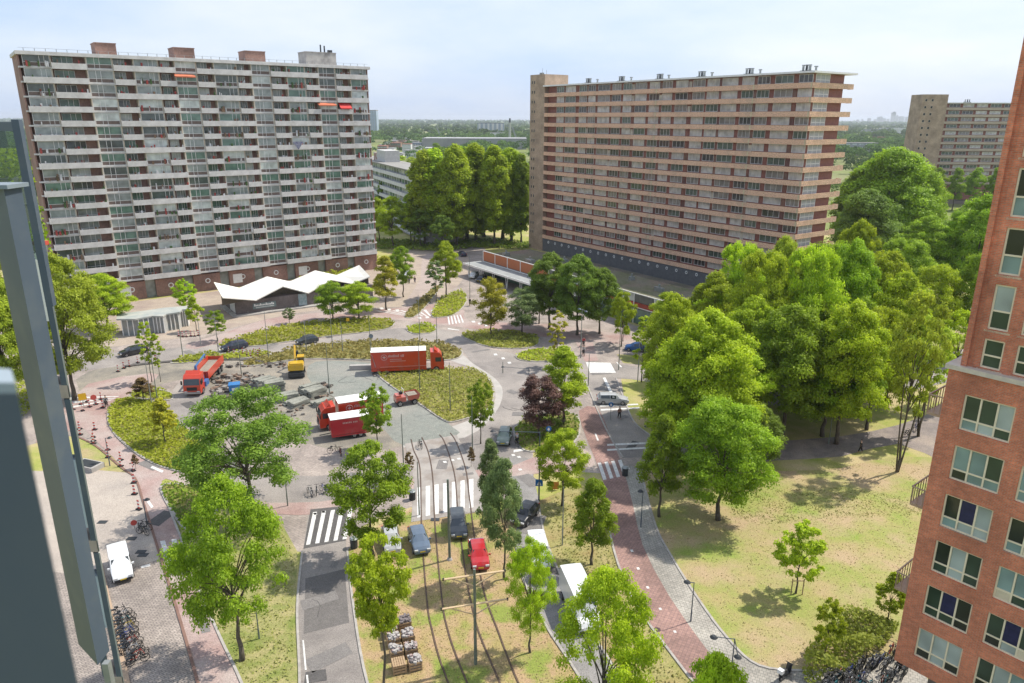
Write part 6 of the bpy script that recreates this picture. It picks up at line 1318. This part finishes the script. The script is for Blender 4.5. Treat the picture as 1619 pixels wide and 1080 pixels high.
# scooter
X, Y = at(1240, 1072); o = thing('motor_scooter', 'dark motor scooter parked at the end of the shrubs', 'scooter', (X, Y, .04), .7)
b = MB(); b.box(-.6, .1, -.16, .16, .35, .72); b.box(-.1, .45, -.16, .16, .25, .35); b.add([(.4, -.2, .3), (.4, .2, .3), (.55, .2, 1.0), (.55, -.2, 1.0), (.48, -.2, .3), (.48, .2, .3), (.62, .2, 1.0), (.62, -.2, 1.0)], [(0, 1, 2, 3), (7, 6, 5, 4), (0, 3, 7, 4), (1, 5, 6, 2), (3, 2, 6, 7)]); b.build('body', P['black'], o)
b = MB(); b.box(-.6, .0, -.15, .15, .73, .82); b.build('seat', M_['black'], o); b = MB(); b.tube((.5, -.3, 1.05), (.5, .3, 1.05), .03); b.build('handlebar', M_['black'], o); b = MB(); b.box(-.85, -.5, -.2, .2, .8, 1.1); b.build('top_box', P['white'], o)
for x in (-.5, .65): wheel(o, x, 0, .25, .12)
# bins and small things
for px, py, lb, m in ((988, 752, 'dark metal litter bin at the corner of the zebra and footpath', 'darksteel'), (560, 866, 'dark litter bin beside the avenue kerb', 'darksteel'), (652, 790, 'black bin at the tram zebra', 'black')):
    X, Y = at(px, py); o = thing('litter_bin', lb, 'bin', (X, Y, .03)); b = MB(); b.tube((0, 0, 0), (0, 0, 1.0), .35, .38, 10); b.build('body', M_[m], o); b = MB(); b.tube((0, 0, 1.0), (0, 0, 1.12), .42, .3, 10); b.build('lid', M_['steel'], o)
X, Y = at(140, 740); o = thing('ramp_hatch', 'low concrete stair hatch with dark cover at the yard corner', 'hatch', (X, Y, .02), R(-20)); b = MB(); b.box(-1.6, 1.6, -.9, .9, 0, .6); b.build('frame', M_['concrete'], o); b = MB(); b.box(-1.3, 1.3, -.7, .7, .6, .64); b.build('cover', M_['darksteel'], o)
for px, py in ((162, 826), (226, 878), (223, 873), (208, 852), (560, 733), (572, 742), (688, 822)):
    X, Y = at(px, py); b = MB(); b.box(X - .45, X + .45, Y - .3, Y + .3, .02, .055); b.build('manhole_cover', M_['darksteel'], label=None, kind='structure')

# ------------------------------------------------------------------ people
def person(px, py, rz, label, top, legs, hair=(.03, .02, .015), cyc=False, stride=.22):
    X, Y = at(px, py); o = thing('person', label, 'person', (X, Y, .05 + (.12 if cyc else 0)), rz, 'people in the street')
    def skin(nm, vs, es, rs_, m, parent):
        me = bpy.data.meshes.new(nm); me.from_pydata(vs, es, []); me.materials.append(m); ob = put(me, nm, parent); sk = ob.modifiers.new('skin', 'SKIN'); sk.use_smooth_shade = True
        for i, r in enumerate(rs_): me.skin_vertices[0].data[i].radius = (r, r)
        me.skin_vertices[0].data[0].use_root = True; ss = ob.modifiers.new('sub', 'SUBSURF'); ss.levels = 1; ss.render_levels = 1; return ob
    s_ = stride
    if cyc: kn = [(.35, .1, .72), (.30, -.1, .62)]; ft = [(.22, .1, .32), (.15, -.1, .18)]; el = (.28, .22, 1.12); hd = (.48, .2, .98); lean_ = .18
    else: kn = [(s_ * .6, .1, .48), (-s_ * .3, -.1, .48)]; ft = [(s_, .1, .05), (-s_, -.1, .07)]; el = (-.04, .26, 1.12); hd = (.08, .27, .88); lean_ = .02
    pz = .92 if not cyc else .95
    V = [(0, 0, pz), (lean_ * .5, 0, pz + .25), (lean_, 0, pz + .48), (lean_ + .02, 0, pz + .60), (lean_ + .04, 0, pz + .74), (0, .1, pz - .05), kn[0], ft[0], (0, -.1, pz - .05), kn[1], ft[1], (lean_, .19, pz + .46), el, hd, (lean_, -.19, pz + .46), (el[0], -el[1], el[2]), (hd[0], -hd[1], hd[2]), (ft[0][0] + .14, ft[0][1], ft[0][2] - .01), (ft[1][0] + .14, ft[1][1], ft[1][2] - .01)]
    E = [(0, 1), (1, 2), (2, 3), (3, 4), (0, 5), (5, 6), (6, 7), (0, 8), (8, 9), (9, 10), (2, 11), (11, 12), (12, 13), (2, 14), (14, 15), (15, 16), (7, 17), (10, 18)]
    Rr = [.13, .14, .14, .06, .105, .1, .07, .05, .1, .07, .05, .07, .05, .04, .07, .05, .04, .04, .04]
    skin('body', V, E, Rr, M_['skin'], o)
    j = [0, 1, 2, 11, 12, 13, 14, 15, 16]; ix = {a: i for i, a in enumerate(j)}; sh = lambda k: (V[k][0] - .0, V[k][1] * (.98), V[k][2] + (.04 if k in (13, 16) else 0))
    skin('jacket', [sh(k) for k in j], [(0, 1), (1, 2), (2, 3), (3, 4), (4, 5), (2, 6), (6, 7), (7, 8)], [.155, .165, .16, .09, .07, .055, .09, .07, .055], mat('cloth_' + label.split()[0] + str(len(MATS)), top), o)
    j = [0, 5, 6, 7, 8, 9, 10]; skin('trousers', [(V[k][0], V[k][1], V[k][2] + (.06 if k in (7, 10) else 0)) for k in j], [(0, 1), (1, 2), (2, 3), (0, 4), (4, 5), (5, 6)], [.15, .12, .085, .065, .12, .085, .065], mat('cloth_' + label.split()[0] + str(len(MATS)), legs), o)
    b = MB(); hc = Vector(V[4]) + Vector((-.02, 0, .05)); n = 8
    for i in range(4):
        z0, z1 = -.02 + i * .03, .01 + i * .03; b.tube(hc + Vector((0, 0, z0)), hc + Vector((0, 0, z1 + .005)), .118 - i * .018, .118 - (i + 1) * .022, n)
    b.build('hair', mat('hair_dark', hair), o)
    return o
dk = (.02, .02, .022)
person(1360, 716, 2.6, 'person in black walking on the park path', dk, dk)
person(979, 662, -1.2, 'person in reddish top walking over the side road', (.25, .12, .1), dk)
for px, py, rz, tp, lb in ((922, 562, -1.4, (.5, .5, .5), 'person in pale top cycling towards the white zebra'), (922, 548, -1.3, (.5, .08, .08), 'person in red cycling on the red crossing'), (743, 484, -1.5, dk, 'person in dark clothes cycling past the golden tree'), (818, 705, 1.9, (.35, .38, .42), 'person on a bicycle beside the grey green car'), (168, 645, -.6, (.12, .12, .14), 'person cycling on the left cycle path by the zebra')):
    o = person(px, py, rz, lb, tp, dk, cyc=True); X, Y = at(px, py); bike(X + .1 * math.cos(rz), Y + .1 * math.sin(rz), rz, 0, 'black bicycle ridden by the ' + lb.replace(' cycling', '').replace(' on a bicycle', ''), 'ridden bicycles')
person(647, 449, -1.6, 'person in blue grey jacket standing near the lime trees', (.12, .16, .22), dk); person(656, 448, -1.4, 'person in dark coat beside the one in blue grey', dk, (.06, .06, .1)); person(678, 432, 1.6, 'person alone on the pinkish path', (.2, .15, .14), dk)

# ------------------------------------------------------------------ the viewer's own building: balcony stack at the edge
def rat(px, py): a = ray(px, py); return a[0] / a[1], a[2] / a[1]
def pp(px, py, Y): return (rat(px, py)[0] * Y, Y)
hb = thing('balcony_post', 'slate blue steel balcony post running down the facade', 'post', (0, 0, 0))
Yb = 3.7; zt = CAM_H + Yb * rat(20, 299)[1]; zb = CAM_H + Yb * rat(165, 1052)[1]
pl = [pp(89, 720, Yb), pp(114.5, 720, Yb * 1.035), pp(90, 720, Yb * 1.1), pp(63, 720, Yb * 1.05)]
b = MB(); b.prism(pl if area(pl) > 0 else pl[::-1], zb, zt); b.build('post', M_['slate'], hb)
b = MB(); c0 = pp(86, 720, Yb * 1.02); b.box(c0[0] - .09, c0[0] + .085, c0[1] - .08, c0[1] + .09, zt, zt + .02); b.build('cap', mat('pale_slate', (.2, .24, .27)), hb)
b = MB(); a_, c_ = pp(148, 960, Yb * .99), pp(158, 960, Yb * .99); b.box(a_[0], c_[0], a_[1] - .03, a_[1] + .01, CAM_H + Yb * rat(150, 1100)[1], CAM_H + Yb * rat(150, 1038)[1]); b.build('bracket', M_['steel'], hb)
nb_ = thing('railing_post', 'out of focus slate blue railing post right beside the lens', 'railing', (0, 0, 0))
Yn = .36; zt = CAM_H + Yn * rat(20, 622)[1]; e0 = pp(48, 720, Yn); e1 = pp(-120, 720, Yn); e2 = pp(-120, 720, Yn * 1.10); e3 = pp(46, 720, Yn * 1.06)
pl = [e0, e3, e2, e1]; b = MB(); b.prism(pl if area(pl) > 0 else pl[::-1], zt - .8, zt); b.build('post', M_['slate'], nb_)
b = MB(); b.prism([(p[0], p[1]) for p in (pl if area(pl) > 0 else pl[::-1])], zt, zt + .006); b.build('cap', mat('light_catch_edge', (.3, .36, .4)), nb_)  # thin cap paler than the post: caught light put into its colour
# stack of neighbouring balconies further along the same facade
st = thing('balcony_stack', 'narrow stack of neighbouring balconies seen edge on beyond the slate post', 'balconies', (0, 0, 0))
Ys = 10.8; o0 = pp(129.5, 720, Ys); i0 = pp(104, 720, Ys); beige2 = mat('beige_slab_end', (.38, .32, .27), (.3, .26, .22), 4)
dirv = Vector((o0[0] * .05, o0[1] * .05)); zt1 = CAM_H + Ys * rat(40, 203)[1]
def pr4(p, q, d): 
    l = [p, q, (q[0] + d[0], q[1] + d[1]), (p[0] + d[0], p[1] + d[1])]; return l if area(l) > 0 else l[::-1]
lerp2 = lambda p, q, t: (p[0] + (q[0] - p[0]) * t, p[1] + (q[1] - p[1]) * t)
z = CAM_H + Ys * rat(45, 326)[1]; fl = [z + F, z, z - F, z - 2 * F, z - 3 * F]
for k, zf in enumerate(fl):
    if k:
        b = MB(); b.prism(pr4(lerp2(i0, o0, .2), lerp2(i0, o0, .95), dirv * .9), zf - .22, zf + .0); b.build('slab_end', beige2, st)
    hi = zt1 if k == 0 else fl[k - 1] - .22; zf0 = zf + .0 if k else z
    if k == 0: continue
for k, zf in enumerate(fl[1:]):
    hi = fl[k] - .24 if k else zt1
    b = MB(); b.prism(pr4(lerp2(i0, o0, .55), lerp2(i0, o0, .9), dirv * .5), zf, hi); b.build('frame_post', M_['slate'], st)
    b = MB(); b.prism(pr4(lerp2(i0, o0, .9), o0, dirv * .9), zf - .2, hi); b.build('edge_strip', mat('pale_edge_strip', (.42, .42, .38)), st)
    if k: b = MB(); b.prism(pr4(lerp2(i0, o0, .1), lerp2(i0, o0, .54), dirv * .4), zf + .25 + .8 * (k % 2), zf + 1.5 + .6 * (k % 2)); b.build('parapet_panel', mat('pale_blue_panel', (.40, .47, .50), (.3, .36, .4), 2) if k != 1 else M_['white'], st)
    b = MB(); b.prism(pr4(lerp2(i0, o0, -.4), lerp2(i0, o0, .12), dirv * .6), zf, hi); b.build('dark_panel', M_['slate'], st)  # slate coloured panel on the inner side of each storey
b = MB(); zz = fl[4]; b.prism(pr4(lerp2(i0, o0, -.2), lerp2(i0, o0, .98), dirv), zz - 3, zz - .24); b.build('lower_panel', MATS['pale_blue_panel'], st)
# glass screen and rail at the top
gs = thing('glass_screen', 'balcony glass screen with dark top rail above the slate post', 'glass screen', (0, 0, 0)); Yg = 6.0
zt = CAM_H + Yg * rat(20, 193)[1]; p0, p1 = pp(-260, 560, Yg * 1.6), pp(22, 205, Yg); b = MB(); 
dg = (Vector(p1) - Vector(p0)).normalized(); nn = Vector((-dg.y, dg.x)) * .06
b.prism(pr4(p0, p1, nn), zt - .07, zt); b.build('rail', M_['slate'], gs)
b = MB(); q0, q1 = pp(19, 200, Yg), pp(31, 200, Yg); b.prism(pr4(q0, q1, (-.02, .08)), zt - 1.5, zt + .02); b.build('post', M_['slate'], gs)
gm_ = bpy.data.materials.new('clear_balcony_glass'); gm_.use_nodes = True; g_ = gm_.node_tree.nodes['Principled BSDF']; g_.inputs['Base Color'].default_value = (.45, .55, .52, 1); g_.inputs['Transmission Weight'].default_value = .9; g_.inputs['Roughness'].default_value = .02; g_.inputs['IOR'].default_value = 1.1
b = MB(); b.prism(pr4(p0, p1, nn * .2), zt - 1.1, zt - .07); b.build('pane', gm_, gs)
rs = np.random.RandomState(9)
def plant(px, py, Y, r, h, n, size, label, m):
    x, y = pp(px, py, Y); z = CAM_H + Y * rat(px, py)[1]; C = np.clip(rs.normal(size=(n, 3)), -1.25, 1.25) * np.array([r, r, h]) + np.array([0, 0, h * .4]); V, Fq, T = leaves(C, rs, size, up=.2)
    o = thing('balcony_plant', label, 'plant', (x, y, z), 0); put(npmesh('foliage', V, Fq, m, T), 'foliage', o); b = MB(); b.tube((0, 0, -.3), (0, 0, -.05), .12, .15, 8); b.build('pot', mat('grey_pot', (.2, .2, .2)), o)
plant(12, 272, 7.0, .11, .12, 420, .045, 'green pot plant behind the balcony glass', LM['lime'])
plant(57, 378, 11.6, .10, .30, 420, .06, 'climbing plant hanging on the neighbouring balcony', LM['green'])
x, y = pp(64, 384, 11.2); b = MB(); b.cbox(x, y, CAM_H + 11.2 * rat(64, 384)[1], .2, .1, .06); b.build('red_planter', sred, label='small red planter hooked on the neighbouring balcony', cat='planter')
# tan strip and wall foot along the yard edge, where the bicycles stand
band('facade_strip', [at(158, 895), at(168, 940), at(199, 1075), at(225, 1200)], .45, .0, .16, mat('tan_strip', (.42, .3, .2), (.36, .26, .18), 3))
# ------------------------------------------------------------------ the air
hm = bpy.data.materials.new('air'); hm.use_nodes = True; t = hm.node_tree; t.nodes.clear(); o_ = N(t, 'ShaderNodeOutputMaterial')
v_ = N(t, 'ShaderNodeVolumePrincipled'); v_.inputs['Color'].default_value = (.86, .92, 1, 1); v_.inputs['Density'].default_value = 9e-5; v_.inputs['Anisotropy'].default_value = .2
L_(t, v_.outputs[0], o_.inputs['Volume'])
b = MB(); b.box(-14500, 14500, -500, 14500, -1.2, 75); b.build('haze', hm, kind='stuff')
